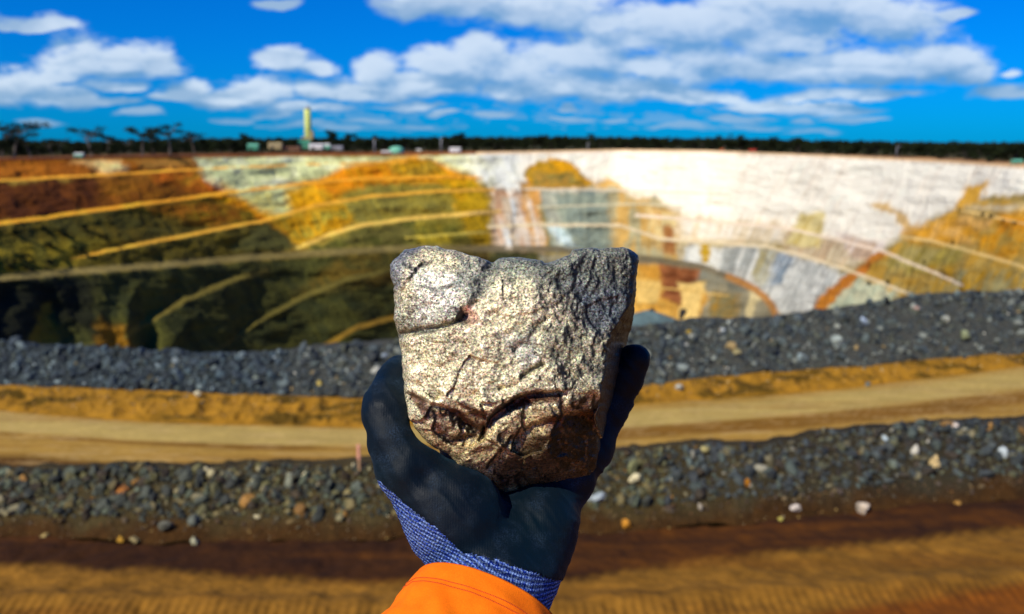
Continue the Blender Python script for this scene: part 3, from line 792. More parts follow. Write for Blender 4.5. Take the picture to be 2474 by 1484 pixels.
# grey stockpile between berm and pit
def cone_heap(name, px, py_top, py_base, halfw, d, c, label):
    u, v = uv_of(px, py_base); top = uv_of(px, py_top)[1]
    Rr = halfw*d/F0*1.25; Hh = (top-v)*d
    nr, na = 26, 72
    rr = np.linspace(0, 1, nr)[:, None]; an = np.linspace(0, 2*math.pi, na)[None, :]
    x = rr*np.cos(an)*Rr; y = rr*np.sin(an)*Rr; z = Hh*(1-rr**1.25)*np.ones_like(an)+0.15*fbm(x/3, y/3, oct=3, seed=4)-.5*rr
    V = np.stack([x, y, z], -1).reshape(-1, 3)
    o = np_mesh(name, V, grid_faces(nr, na), M_pit, np.tile(lin(c), (len(V), 1)), loc=(u*d, d, CAMZ+v*d))
    tag(o, label, "stockpile")
cone_heap("stockpile", 1565, 750, 805, 120, 330, (92, 112, 112), "smooth blue-grey stockpile just right of the held rock")

# ------------------------------------------------------------------ trees and shrubs
M_leaf = None
def mat_leaf(name, c1, c2):
    m, N, b = mat_new(name)
    oi = N.new('ShaderNodeObjectInfo').outputs['Random']
    p = N.new('ShaderNodeNewGeometry').outputs['Position']
    n = N.noise(p, 0.35, 3, 0.6)
    N.put(b.inputs['Base Color'], N.mix(N.rng(N.math('ADD', n, N.math('MULTIPLY', oi, .2)), .4, .8), (*c1, 1), (*c2, 1)))
    b.inputs['Roughness'].default_value = .8
    b.inputs['Specular IOR Level'].default_value = .1
    return m
M_leaf = mat_leaf("leaves", (.006, .010, .005), (.022, .032, .010))
M_leafo = mat_leaf("olive_leaves", (.010, .016, .006), (.05, .055, .018))
M_bark = flat_mat("grey_bark", (.11, .09, .075), .9, .3, 1.5)
M_barkd = flat_mat("dark_bark", (.03, .024, .02), .9, .3, 1.5)
def tube(V, F, pts, rad, n=6):
    k0 = len(V)
    for q, (p, r) in enumerate(zip(pts, rad)):
        d = (pts[min(q+1, len(pts)-1)]-pts[max(q-1, 0)]).normalized()
        a = d.orthogonal().normalized(); b = d.cross(a)
        for s in range(n):
            t = 2*math.pi*s/n; V.append((p+a*math.cos(t)*r+b*math.sin(t)*r)[:])
    for q in range(len(pts)-1):
        for s in range(n):
            F.append((k0+q*n+s, k0+q*n+(s+1) % n, k0+(q+1)*n+(s+1) % n, k0+(q+1)*n+s))
def leaves(centres, rad, flat, count, size, r_):
    """leaf clusters spread through clumps"""
    V = []; F = []
    for c, rr in zip(centres, rad):
        m = max(6, int(count*rr*rr/ (sum(q*q for q in rad))))
        for _ in range(m):
            d = Vector((r_.gauss(0, 1), r_.gauss(0, 1), r_.gauss(0, 1)))
            d.normalize(); d *= rr*(r_.random()**.45); d.z *= flat
            p = c+d
            n = Vector((r_.gauss(0, 1), r_.gauss(0, 1), r_.gauss(0, 1))).normalized()
            a = n.orthogonal().normalized(); b = n.cross(a); s = size*r_.uniform(.5, 1.25)
            k = len(V)
            V += [(p-a*s)[:], (p-b*s*.55)[:], (p+a*s)[:], (p+b*s*.55)[:]]
            F.append((k, k+1, k+2, k+3))
    return V, F
def make_tree(kind, seed, H):
    r_ = random.Random(seed)
    V, F = [], []; cen, rad = [], []
    if kind == 'tall':      # open gum: bare leaning trunk, forked limbs, flat clumps
        lean = Vector((r_.uniform(-.12, .12)*H, r_.uniform(-.1, .1)*H, 0))
        top = Vector((0, 0, H*.62))+lean
        pts = [Vector((0, 0, 0)), Vector((lean.x*.2, lean.y*.2, H*.22)), Vector((lean.x*.7, lean.y*.6, H*.44)), top]
        tube(V, F, pts, [H*.026, H*.02, H*.015, H*.010])
        for q in range(r_.randint(6, 9)):
            b0 = pts[2].lerp(top, r_.random()) if q else top
            an = r_.uniform(0, 6.28); L = H*r_.uniform(.16, .34)
            e = b0+Vector((math.cos(an)*L, math.sin(an)*L, H*r_.uniform(.05, .32)))
            e.z = min(e.z, H*.95)
            tube(V, F, [b0, b0.lerp(e, .5)+Vector((0, 0, -H*.02)), e], [H*.011, H*.008, H*.005], 5)
            cen.append(e); rad.append(H*r_.uniform(.10, .17))
            for _ in range(2):
                cen.append(e+Vector((r_.uniform(-1, 1)*H*.1, r_.uniform(-1, 1)*H*.1, r_.uniform(-.02, .04)*H))); rad.append(H*r_.uniform(.07, .12))
        LV, LF = leaves(cen, rad, .62, 900, H*.024, r_)
    elif kind == 'round':
        top = Vector((r_.uniform(-.05, .05)*H, 0, H*.6))
        tube(V, F, [Vector((0, 0, 0)), top*.5, top], [H*.025, H*.018, H*.01])
        for q in range(r_.randint(8, 11)):
            an = r_.uniform(0, 6.28); L = H*r_.uniform(.05, .26)
            e = Vector((math.cos(an)*L, math.sin(an)*L, H*r_.uniform(.42, .84)))
            b0 = top*r_.uniform(.5, 1)
            tube(V, F, [b0, e], [H*.008, H*.004], 4)
            cen.append(e); rad.append(H*r_.uniform(.11, .17))
        LV, LF = leaves(cen, rad, .8, 1000, H*.040, r_)
    else:                   # scrub, foliage almost to the ground
        top = Vector((0, 0, H*.5)); tube(V, F, [Vector((0, 0, 0)), top], [H*.03, H*.012])
        for q in range(r_.randint(8, 10)):
            an = r_.uniform(0, 6.28); L = H*r_.uniform(.1, .42)
            e = Vector((math.cos(an)*L, math.sin(an)*L, H*r_.uniform(.18, .82)))
            tube(V, F, [top*r_.uniform(.2, .8), e], [H*.01, H*.005], 4)
            cen.append(e); rad.append(H*r_.uniform(.14, .22))
        LV, LF = leaves(cen, rad, .85, 1000, H*.050, r_)
    return (V, F), (LV, LF)
PROTO = {}
def proto(kind, seed, leafm, barkm):
    k = (kind, seed)
    if k not in PROTO:
        (V, F), (LV, LF) = make_tree(kind, seed, 10.0)
        a = np_mesh("trunk", np.array(V), np.array(F), barkm); b = np_mesh("crown", np.array(LV), np.array(LF), leafm, smooth=False)
        PROTO[k] = (a.data, b.data)
        bpy.data.objects.remove(a); bpy.data.objects.remove(b)
    return PROTO[k]
def plant(name, kind, seed, loc, H, label, cat, group=None, rz=None, leafm=None, barkm=None, sx=1.0):
    tr, cr = proto(kind, seed, leafm or M_leaf, barkm or M_barkd)
    e = empty(name, loc); s = H/10.0; e.scale = (s*sx, s*sx, s)
    e.rotation_euler = (0, 0, random.uniform(0, 6.28) if rz is None else rz)
    link('trunk', tr, e); link('crown', cr, e)
    tag(e, label, cat, group); return e
def plain_at(px, d):
    ry = float(np.interp(px, PX, rim_y)); u = uv_of(px, ry)[0]
    rd = float(np.interp(px, PX, rim_d)); s = d/rd-1
    z = (CAMZ+uv_of(px, ry)[1]*rd)*max(0, min(1, 1-s/.12))
    return Vector((u*d, d, z-0.15))
def htop(px, d, ytop):
    return CAMZ+uv_of(px, ytop)[1]*d
# left gums seen singly: px, top y, extra distance, kind, label
GUMS = [
 (35, 283, 25, 'tall', "tallest thin gum at the far left edge of the rim"),
 (75, 322, 15, 'tall', "gum with a flat dark crown, second group from the left edge"),
 (128, 335, 35, 'tall', "low leaning gum between the flat-crowned gum and the small round tree"),
 (182, 337, 20, 'round', "small round dark tree standing alone on the left rim"),
 (222, 297, 30, 'tall', "tall spreading gum right of the small round tree"),
 (262, 318, 45, 'tall', "thin gum leaning right beside the tall spreading gum"),
 (312, 330, 40, 'tall', "short wispy gum between the two tall left groups"),
 (345, 303, 14, 'tall', "gum with a pale bare trunk and a dark crown on the left rim"),
 (372, 305, 30, 'tall', "gum crowding the right side of the pale-trunked gum"),
 (412, 293, 25, 'tall', "tall umbrella-crowned gum left of the shed roofs"),
 (470, 311, 40, 'tall', "slender gum right of the umbrella-crowned gum"),
 (442, 322, 55, 'tall', "thin low gum between the umbrella-crowned gum and the slender gum"),
 (150, 330, 60, 'tall', "faint gum in the gap left of the small round tree"),
 (5, 300, 45, 'tall', "gum cut by the left frame edge"),
 (292, 340, 60, 'round', "small rounded tree under the thin leaning gum"),
 (520, 345, 30, 'round', "low rounded dark tree between the slender gum and the open gum"),
 (570, 328, 40, 'tall', "open gum left of the green shed"),
 (598, 318, 50, 'round', "leafy gum behind the green shed"),
 (678, 328, 40, 'round', "small dark tree left of the pale concrete tower"),
 (800, 310, 60, 'round', "tall dark tree just right of the pale concrete tower"),
 (850, 318, 50, 'round', "broad dark tree between tower and green tank"),
 (905, 322, 70, 'round', "dark tree left of the green domed tank"),
 (985, 330, 60, 'round', "dark tree just right of the green domed tank"),
 (1050, 328, 55, 'round', "dark tree with a pale pole in front of it"),
 (1103, 317, 50, 'round', "largest dark tree, behind the white container"),
 (1330, 322, 60, 'tall', "thin tree poking above the treeline over the yellow dome"),
 (1425, 322, 55, 'tall', "thin dark tree poking above the treeline over the pale wall"),
 (1748, 322, 40, 'tall', "slim tree above the orange vehicle"),
 (1790, 322, 35, 'round', "tree above the treeline just left of the red truck"),
 (1862, 326, 35, 'round', "rounded tree right of the red truck"),
 (1930, 328, 30, 'round', "dark tree standing proud of the right treeline"),
 (1995, 338, 30, 'round', "small dark crown proud of the right treeline"),
]
for q, (px, yt, ex, kd, lab) in enumerate(GUMS):
    d = float(np.interp(px, PX, rim_d))+ex
    p = plain_at(px, d); H = htop(px, d, yt)-p.z
    plant("gum_tree" if kd == 'tall' else "bush_tree", kd, q % 6, p, H, lab, "tree", "trees standing out along the pit rim", rz=q*1.3,
          barkm=M_bark if kd == 'tall' else M_barkd, sx=1.5 if kd == 'tall' else 1.15)
# the rest of the front row
def front_row(pxs, lo, hi, lab, grp, kinds, name):
    for px in pxs:
        px = px+random.uniform(-5, 5)
        d = float(np.interp(px, PX, rim_d))+random.uniform(22, 60)
        p = plain_at(px, d); yt = random.uniform(*[float(np.interp(px, PT, q)) for q in (lo, hi)])
        plant(name, random.choice(kinds), random.randrange(6), p, max(3.0, htop(px, d, yt)-p.z), lab, "tree", grp, sx=random.uniform(.9, 1.3))
PT = [0, 200, 500, 700, 1000, 1300, 1700, 2000, 2250, 2474]
HI = [328, 336, 328, 330, 326, 324, 328, 334, 338, 338]
LO = [356, 358, 350, 348, 338, 333, 335, 341, 345, 345]
front_row(list(np.arange(4, 480, 15)), LO, HI, "low dark scrub tree under the tall gums on the left rim", "scrub trees on the left rim", ['scrub'], "scrub_tree")
front_row(list(np.arange(480, 900, 12)), LO, HI, "dark tree in the belt around the sheds and the tower", "trees around the mine buildings", ['scrub', 'round'], "belt_tree")
front_row(list(np.arange(900, 1700, 11)), LO, HI, "dark tree in the unbroken treeline above the pale far wall", "trees of the far treeline", ['round', 'scrub', 'round'], "treeline_tree")
front_row(list(np.arange(1700, 2500, 10)), LO, HI, "dark tree in the black treeline above the white right wall", "trees of the right treeline", ['round', 'scrub'], "treeline_tree")
# woodland behind reads as one mass
def woodland():
    V, F = [], []; r_ = random.Random(3)
    for q in range(1500):
        px = r_.uniform(-300, 2800)
        d = float(np.interp(px, PX, rim_d))+r_.uniform(50, 260)
        lift = r_.uniform(0, 5)
        yt = float(np.interp(px, PT, HI))+2+lift
        base = plain_at(px, d); H = max(4, htop(px, d, yt)-base.z)
        tube(V, F, [base, base+Vector((0, 0, H*.7))], [H*.025, H*.01], 4)
        for _ in range(4):
            c = base+Vector((r_.gauss(0, 1)*H*.2, r_.gauss(0, 1)*H*.2, H*r_.uniform(.3, .8)))
            LV, LF = leaves([c], [H*.26], .8, 30, H*.085, r_)
            k = len(V); V += LV; F += [tuple(i+k for i in f) for f in LF]
    o = np_mesh("woodland", np.array(V), np.array(F), M_leaf, smooth=False)
    tag(o, "dark woodland massed behind the trees of the pit rim", "woodland", kind='stuff')
woodland()
# shrubs on the left flank and dark tufts on the right wall
SH = [(30, 560, 34, "dark shrub at the left edge just below the long orange bench"), (95, 552, 30, "dark shrub right of the left-edge shrub below the orange bench"),
 (150, 560, 40, "broad dark shrub in the upper clump on the left flank"), (205, 548, 34, "dark shrub at the top right of the clump on the left flank"),
 (245, 572, 34, "dark shrub at the right end of the clump on the left flank"), (120, 590, 36, "dark shrub in the middle of the left-flank clump"),
 (185, 602, 46, "wide dark shrub low in the left-flank clump, above the short bench"), (60, 622, 44, "dark shrub on the yellow ground above the grey ramp"),
 (15, 636, 50, "black-looking shrub at the left edge above the grey ramp"), (110, 637, 44, "dark shrub touching the start of the short orange bench"),
 (60, 648, 40, "low yellow-green shrub on the verge of the grey ramp")]
for q, (px, py, w, lab) in enumerate(SH):
    p = pit_at(px, py+w*.3); dd = p.y; H = w*.62*dd/F0
    plant("shrub", 'scrub', q % 6, p-Vector((0, 0, .4)), H, lab, "shrub", "shrubs on the shaded left flank", leafm=M_leafo, sx=1.35)
TU = [(2322, 512, "lone dark tuft on the ochre spur left of the row of tufts"), (2378, 524, "first dark tuft of the row on the ochre right wall"), (2396, 528, "second dark tuft of the row on the ochre right wall"),
      (2425, 540, "third and largest dark tuft of the row on the right wall"), (2452, 545, "last dark tuft of the row, nearest the right frame edge"), (2303, 590, "dark tuft beside the bench line on the right wall"),
      (2240, 640, "dark tuft low on the right wall above the pale patch"), (2105, 690, "dark tuft at the left end of the lowest right bench"), (2143, 688, "dark tuft on the lowest right bench")]
for q, (px, py, lab) in enumerate(TU):
    p = pit_at(px, py); H = 11*p.y/F0*1.2
    plant("tuft", 'scrub', (q+2) % 6, p+Vector((0, -.6, -.3)), H, lab, "shrub", "dark tufts on the right wall", sx=1.1)

# ------------------------------------------------------------------ mine buildings on the far rim
def box(bm, c, s, bev=0.0):
    r = bmesh.ops.create_cube(bm, size=1.0); bmesh.ops.scale(bm, vec=s, verts=r['verts']); bmesh.ops.translate(bm, vec=c, verts=r['verts'])
    if bev:
        es = list({e for v in r['verts'] for e in v.link_edges}); bmesh.ops.bevel(bm, geom=es, offset=bev, segments=2, affect='EDGES')
def cyl(bm, c, r1, r2, h, n=24, rot=None):
    m = Matrix.Translation(c)
    if rot: m = m@rot
    bmesh.ops.create_cone(bm, cap_ends=True, segments=n, radius1=r1, radius2=r2, depth=h, matrix=m)
M_conc = flat_mat("cream_concrete", (.56, .60, .17), .8, .12, .15)
M_green = flat_mat("green_steel", (.05, .26, .15), .5, .15, .3)
M_lgreen = flat_mat("pale_green_paint", (.16, .48, .32), .5, .1, .3)
M_white = flat_mat("white_paint", (.75, .72, .68), .5, .08, .3)
M_beige = flat_mat("beige_cladding", (.36, .28, .13), .7, .15, .3)
M_brown = flat_mat("rusty_cladding", (.2, .09, .04), .8, .2, .3)
M_grey = flat_mat("grey_cladding", (.3, .3, .32), .6, .12, .3)
M_dark = flat_mat("dark_opening", (.02, .02, .022), .5, .1, 1)
M_red = flat_mat("red_paint", (.5, .03, .015), .45, .1, 1)
M_orange = flat_mat("orange_paint", (.6, .13, .02), .45, .1, 1)
M_rubber = flat_mat("rubber", (.02, .02, .02), .8, .1, 1)
def shed(name, px, ybase, w, h, ex, wallm, roofm, label, ratio=.7):
    d = float(np.interp(px, PX, rim_d))+ex; p = plain_at(px, d); W = w*d/F0; Hh = h*d/F0; L = W*ratio
    p.z = max(p.z, CAMZ+uv_of(px, ybase)[1]*d)
    e = empty(name, p); tag(e, label, "building", "sheds on the far rim")
    bm = bmesh.new(); box(bm, (0, 0, Hh*.36), (W, L, Hh*.72)); bm_obj("wall", bm, wallm, e)
    bm = bmesh.new()
    vs = [bm.verts.new(v) for v in ((-W*.53, -L*.55, Hh*.7), (W*.53, -L*.55, Hh*.7), (W*.53, 0, Hh), (-W*.53, 0, Hh), (-W*.53, L*.55, Hh*.7), (W*.53, L*.55, Hh*.7))]
    for f in ((0, 1, 2, 3), (3, 2, 5, 4), (0, 3, 4), (1, 5, 2), (0, 4, 5, 1)): bm.faces.new([vs[i] for i in f])
    bm_obj("roof", bm, roofm, e)
    bm = bmesh.new(); box(bm, (-W*.18, -L*.5-.03, Hh*.24), (W*.22, .06, Hh*.46)); bm_obj("door", bm, M_dark, e)
    for sx in (.12, .32):
        bm = bmesh.new(); box(bm, (W*sx, -L*.5-.03, Hh*.42), (W*.11, .06, Hh*.18)); bm_obj("window", bm, M_dark, e)
    return e
shed("mine_shed", 613, 362, 24, 14, 16, M_green, M_lgreen, "small green shed among trees, leftmost of the far sheds")
shed("mine_shed", 667, 360, 30, 15, 18, M_beige, M_beige, "beige shed between the green shed and the tower")
shed("mine_shed", 705, 364, 42, 9, 14, M_brown, M_brown, "long low rusty brown shed left of the tower")
shed("mine_shed", 736, 358, 28, 18, 26, M_green, M_green, "dark green shed at the foot of the concrete tower")
shed("mine_shed", 765, 360, 30, 12, 16, M_white, M_white, "white shed just right of the tower foot")
shed("mine_shed", 790, 359, 16, 11, 20, M_lgreen, M_white, "small pale shed beside the white shed")
shed("mine_shed", 815, 362, 26, 9, 18, M_grey, M_grey, "low grey shed, rightmost of the sheds by the tower")
shed("site_hut", 192, 379, 20, 9, 6, M_lgreen, M_white, "small pale green hut on the left rim under the gums")
shed("site_hut", 1012, 368, 11, 7, 6, M_beige, M_white, "tiny beige hut between green tank and white container")
shed("site_hut", 2456, 404, 22, 12, 12, M_green, M_lgreen, "small bright green hut at the right end of the treeline")
# tower
d = 860.0; px = 745; u, _ = uv_of(px, 330); kk = d/F0
tw = empty("headframe_tower", (u*d, d, 0)); tag(tw, "tall pale yellow concrete shaft tower rising above the treeline", "tower")
ht = CAMZ+uv_of(px, 264)[1]*d; r0 = 8.3*kk
bm = bmesh.new(); cyl(bm, (0, 0, ht/2), r0*1.06, r0*.92, ht, 40); bm_obj("shaft", bm, M_conc, tw, True)
for f in tw.children[0].data.polygons: f.use_smooth = abs(f.normal.z) < .5
bm = bmesh.new(); cyl(bm, (0, 0, ht+.6), r0*1.0, r0*.9, 1.2, 40); box(bm, (r0*.2, 0, ht+2.0), (r0*.7, r0*.7, 1.8), .1); bm_obj("cap", bm, M_grey, tw)
bm = bmesh.new(); box(bm, (0, -r0*.2, 6), (r0*3.2, r0*3, 12)); box(bm, (r0*.9, 0, 15), (r0*1.2, r0*1.6, 6)); bm_obj("base_building", bm, M_beige, tw)
bm = bmesh.new()
for q in range(7): cyl(bm, (0, 0, 10+q*(ht-12)/7), r0*1.085-.012*q*r0, r0*1.085-.012*q*r0, .35, 40)
bm_obj("ring_joint", bm, M_conc, tw)
# domed tank
d = float(np.interp(958, PX, rim_d))+14; p = plain_at(958, d); kk = d/F0
tk = empty("domed_tank", p); tag(tk, "pale green domed water tank on the far rim left of the white container", "tank")
bm = bmesh.new(); cyl(bm, (0, 0, 3.5*kk), 18*kk, 18*kk, 9*kk, 40); bm_obj("tank_wall", bm, M_lgreen, tk, False)
bm = bmesh.new(); bmesh.ops.create_uvsphere(bm, u_segments=32, v_segments=16, radius=1); bmesh.ops.scale(bm, vec=(17.6*kk, 17.6*kk, 9*kk), verts=bm.verts); bmesh.ops.translate(bm, vec=(0, 0, 8*kk), verts=bm.verts)
bm_obj("dome_roof", bm, M_lgreen, tk, True)
# vehicles, container
def vehicle(name, px, w, h, ex, bm_, label, cat="truck"):
    d = float(np.interp(px, PX, rim_d))+ex; p = plain_at(px, d); kk = d/F0; W = w*kk; Hh = h*kk
    e = empty(name, p); tag(e, label, cat)
    bm = bmesh.new(); box(bm, (-W*.12, 0, Hh*.55), (W*.74, W*.4, Hh*.5), .04*W); bm_obj("body", bm, bm_, e)
    bm = bmesh.new(); box(bm, (W*.37, 0, Hh*.52), (W*.24, W*.38, Hh*.6), .04*W); bm_obj("cab", bm, bm_, e)
    bm = bmesh.new(); box(bm, (W*.40, -W*.19-.01, Hh*.66), (W*.13, .04, Hh*.2)); bm_obj("window", bm, M_dark, e)
    for sx in (-.32, -.12, .34):
        for sy in (-1, 1):
            bm = bmesh.new(); cyl(bm, (W*sx, sy*W*.19, Hh*.17), Hh*.17, Hh*.17, W*.07, 16, Matrix.Rotation(math.pi/2, 4, 'X')); bm_obj("wheel", bm, M_rubber, e)
vehicle("parked_truck", 934, 26, 9, 4, M_white, "white truck parked against the green domed tank")
vehicle("parked_truck", 1818, 18, 9, 3, M_red, "small red truck on the rim of the white wall")
vehicle("parked_truck", 1744, 10, 7, 3, M_orange, "tiny orange truck on the rim left of the red truck")
def container(px, w, h, ex, label):
    d = float(np.interp(px, PX, rim_d))+ex; p = plain_at(px, d); kk = d/F0; W = w*kk; Hh = h*kk
    e = empty("site_container", p); tag(e, label, "container")
    bm = bmesh.new(); box(bm, (0, 0, Hh*.52), (W, W*.38, Hh*.9), .03*W)
    for q in range(14): box(bm, (-W*.45+q*W*.069, -W*.19-.05, Hh*.52), (W*.03, .1, Hh*.74))
    bm_obj("body", bm, M_white, e)
    bm = bmesh.new(); box(bm, (W*.36, -W*.19-.09, Hh*.46), (W*.13, .1, Hh*.72)); bm_obj("door", bm, M_grey, e)
    bm = bmesh.new(); box(bm, (0, 0, Hh*.04), (W*.9, W*.34, Hh*.08)); bm_obj("skid", bm, M_dark, e)
container(1100, 27, 13, 5, "white site container on the far rim below the largest dark tree")
def pole(px, ytop, ex, label, m, rr=.16):
    d = float(np.interp(px, PX, rim_d))+ex; p = plain_at(px, d); Hh = htop(px, d, ytop)-p.z
    e = empty("light_pole", p); tag(e, label, "pole")
    bm = bmesh.new(); cyl(bm, (0, 0, Hh/2), rr*1.4, rr, Hh, 10); bm_obj("post", bm, m, e, True)
    bm = bmesh.new(); box(bm, (.6, 0, Hh-.1), (1.6, .16, .16)); box(bm, (1.3, 0, Hh-.2), (.7, .35, .16)); bm_obj("lamp_head", bm, m, e)
pole(1066, 334, 8, "pale light pole left of the white container", M_grey, .3)
pole(905, 336, 8, "pale light pole left of the green domed tank", M_grey, .3)
pole(1420, 345, 8, "pale light pole on the middle of the far rim", M_grey, .22)
pole(2165, 352, 6, "grey light pole in front of the right treeline", M_grey, .12)
# adits in the lower right wall
def adit(px, py, r, label):
    p = pit_at(px, py); kk = p.y/F0; Rr = r*kk
    e = empty("mine_portal", p+Vector((0, -1.0, -.4*Rr))); tag(e, label, "tunnel")
    to = Vector((-p.x, -p.y, 0)).normalized(); e.rotation_euler = (0, 0, math.atan2(to.y, to.x)+math.pi/2)
    V, F = [], []; n = 20; prof = []
    for q in range(n+1):
        a = math.pi*q/n; prof.append((math.cos(a), max(0, math.sin(a))*1.05))
    prof = [(1, -1.1)]+prof+[(-1, -1.1)]
    for yy in (-1.2, 9.0):
        for rr in (1.0, 1.14):
            for (a, b) in prof: V.append((a*Rr*rr, yy, b*Rr*rr))
    m = len(prof)
    for q in range(m-1):
        F += [(q, q+1, 2*m+q+1, 2*m+q), (m+q, m+q+1, q+1, q), (m+q, 3*m+q, 3*m+q+1, m+q+1)]
    np_mesh("lining", np.array(V), np.array(F), M_dark, parent=e, smooth=False)
    bm = bmesh.new(); vs = [bm.verts.new((a*Rr*1.02, -.9, b*Rr*1.02)) for (a, b) in prof]; bm.faces.new(vs); bm_obj("tunnel_mouth", bm, M_dark, e)  # near-black sheet painted as the dark inside of the tunnel
adit(1656, 756, 10, "round black tunnel mouth at the foot of the pale block, right of the held rock")
adit(1578, 750, 7, "smaller black tunnel mouth between stockpile and ochre wall, nearest the held rock")

# survey stake
p, dep = lookup(P_b1[t_b1[:, 0] <= 1.02], 866, 1138); kk = dep/F0
e = empty("survey_stake", Vector(p)-Vector((0, 0, .05))); tag(e, "thin pink and orange survey stake on the windrow left of the gloved thumb", "stake")
M_pink = flat_mat("faded_pink_paint", (.72, .33, .22), .7, .2, 20)
M_wood = flat_mat("stake_wood", (.42, .24, .12), .8, .2, 30)
bm = bmesh.new(); box(bm, (0, 0, 33*kk), (6*kk, 3*kk, 84*kk), .6*kk); bm_obj("post", bm, M_wood, e)
bm = bmesh.new(); box(bm, (0, -.2*kk, 58*kk), (8*kk, 5*kk, 38*kk), 1.0*kk)
bm_obj("flagging_tape", bm, M_pink, e)

# ------------------------------------------------------------------ held rock, glove and sleeve
# built in a frame of its own: x right, y up, z towards the holder; placed by one matrix
HAND = Vector((0, 0, -0.47))
Mc = Matrix.Translation(cam.location)@Matrix.Rotation(math.pi/2-PITCH, 4, 'X')
Mh = Mc@Matrix.Translation(HAND)
def L3(px, py, dep):        # picture measure + depth -> hand frame
    return np.array([(px-W0/2)/F0*dep, -(py-H0/2)/F0*dep, -dep-HAND.z])
def surface_nets(f, org, h):
    """f grid, inside < 0"""
    s = f < 0
    nx, ny, nz_ = f.shape
    c = np.zeros((nx-1, ny-1, nz_-1), int)
    for i in (0, 1):
        for j in (0, 1):
            for k in (0, 1): c += s[i:nx-1+i, j:ny-1+j, k:nz_-1+k]
    act = (c > 0) & (c < 8)
    ids = -np.ones(c.shape, int); I = np.argwhere(act); ids[act] = np.arange(len(I))
    acc = np.zeros((len(I), 3)); cnt = np.zeros(len(I))
    cor = [(i, j, k) for i in (0, 1) for j in (0, 1) for k in (0, 1)]
    for a in range(8):
        for b in range(a+1, 8):
            A, B = np.array(cor[a]), np.array(cor[b])
            if np.abs(A-B).sum() != 1: continue
            fa = f[tuple((I+A).T)]; fb = f[tuple((I+B).T)]
            m = (fa < 0) != (fb < 0)
            t = np.where(m, fa/np.where(m, fa-fb, 1), 0)
            acc += np.where(m[:, None], A+(B-A)*t[:, None], 0); cnt += m
    V = org+(I+acc/cnt[:, None])*h
    Q = []
    for ax in range(3):
        o1, o2 = [(1, 2), (2, 0), (0, 1)][ax]
        sl0 = [slice(None)]*3; sl1 = [slice(None)]*3; sl0[ax] = slice(0, -1); sl1[ax] = slice(1, None)
        a = s[tuple(sl0)]; b = s[tuple(sl1)]
        E = np.argwhere(a != b)
        ok = (E[:, o1] > 0) & (E[:, o2] > 0) & (E[:, o1] < f.shape[o1]-1) & (E[:, o2] < f.shape[o2]-1)
        E = E[ok]; e1 = np.zeros(3, int); e1[o1] = 1; e2 = np.zeros(3, int); e2[o2] = 1
        q = np.stack([ids[tuple((E-e1-e2).T)], ids[tuple((E-e2).T)], ids[tuple(E.T)], ids[tuple((E-e1).T)]], -1)
        fl = ~a[tuple(E.T)]
        q[fl] = q[fl][:, ::-1]
        Q.append(q)
    return V, np.vstack(Q)
def vnormals(V, Q):
    n = np.cross(V[Q[:, 2]]-V[Q[:, 0]], V[Q[:, 3]]-V[Q[:, 1]])
    N_ = np.zeros_like(V)
    for k in range(4): np.add.at(N_, Q[:, k], n)
    return N_/np.maximum(np.linalg.norm(N_, axis=1, keepdims=True), 1e-12)
def smooth_mesh(V, Q, it):
    nb = np.concatenate([Q[:, [0, 1]], Q[:, [1, 2]], Q[:, [2, 3]], Q[:, [3, 0]]])
    for _ in range(it):
        S = np.zeros_like(V); c = np.zeros(len(V))
        np.add.at(S, nb[:, 0], V[nb[:, 1]]); np.add.at(S, nb[:, 1], V[nb[:, 0]])
        np.add.at(c, nb[:, 0], 1); np.add.at(c, nb[:, 1], 1)
        V = V*.4+S/c[:, None]*.6
    return V

# ---- rock.  outline and relief measured in close-up units (cx, cy)
def c2p(cx, cy): return ((cx/2.1825)+850)*.9896, ((cy/2.1825)+560)*.9896
def p2c(px, py): return (px/.9896-850)*2.1825, (py/.9896-560)*2.1825
OUT = [(222, 190), (240, 166), (300, 110), (350, 104), (410, 88), (480, 95), (560, 112), (650, 142), (720, 158), (772, 182), (800, 160), (850, 148), (930, 152), (990, 165),
       (1060, 180), (1120, 165), (1175, 140), (1195, 112), (1260, 100), (1340, 106), (1440, 100), (1500, 105), (1542, 140), (1546, 165), (1535, 260), (1527, 400), (1515, 500),
       (1500, 600), (1475, 680), (1458, 760), (1430, 850), (1398, 960), (1362, 1080), (1335, 1200), (1310, 1300), (1220, 1325), (1130, 1340), (970, 1376), (845, 1402), (750, 1366),
       (700, 1332), (640, 1300), (590, 1255), (540, 1200), (440, 1150), (370, 1080), (325, 1005), (305, 900), (292, 760), (285, 650), (270, 560), (248, 480), (250, 400), (243, 300), (226, 235)]
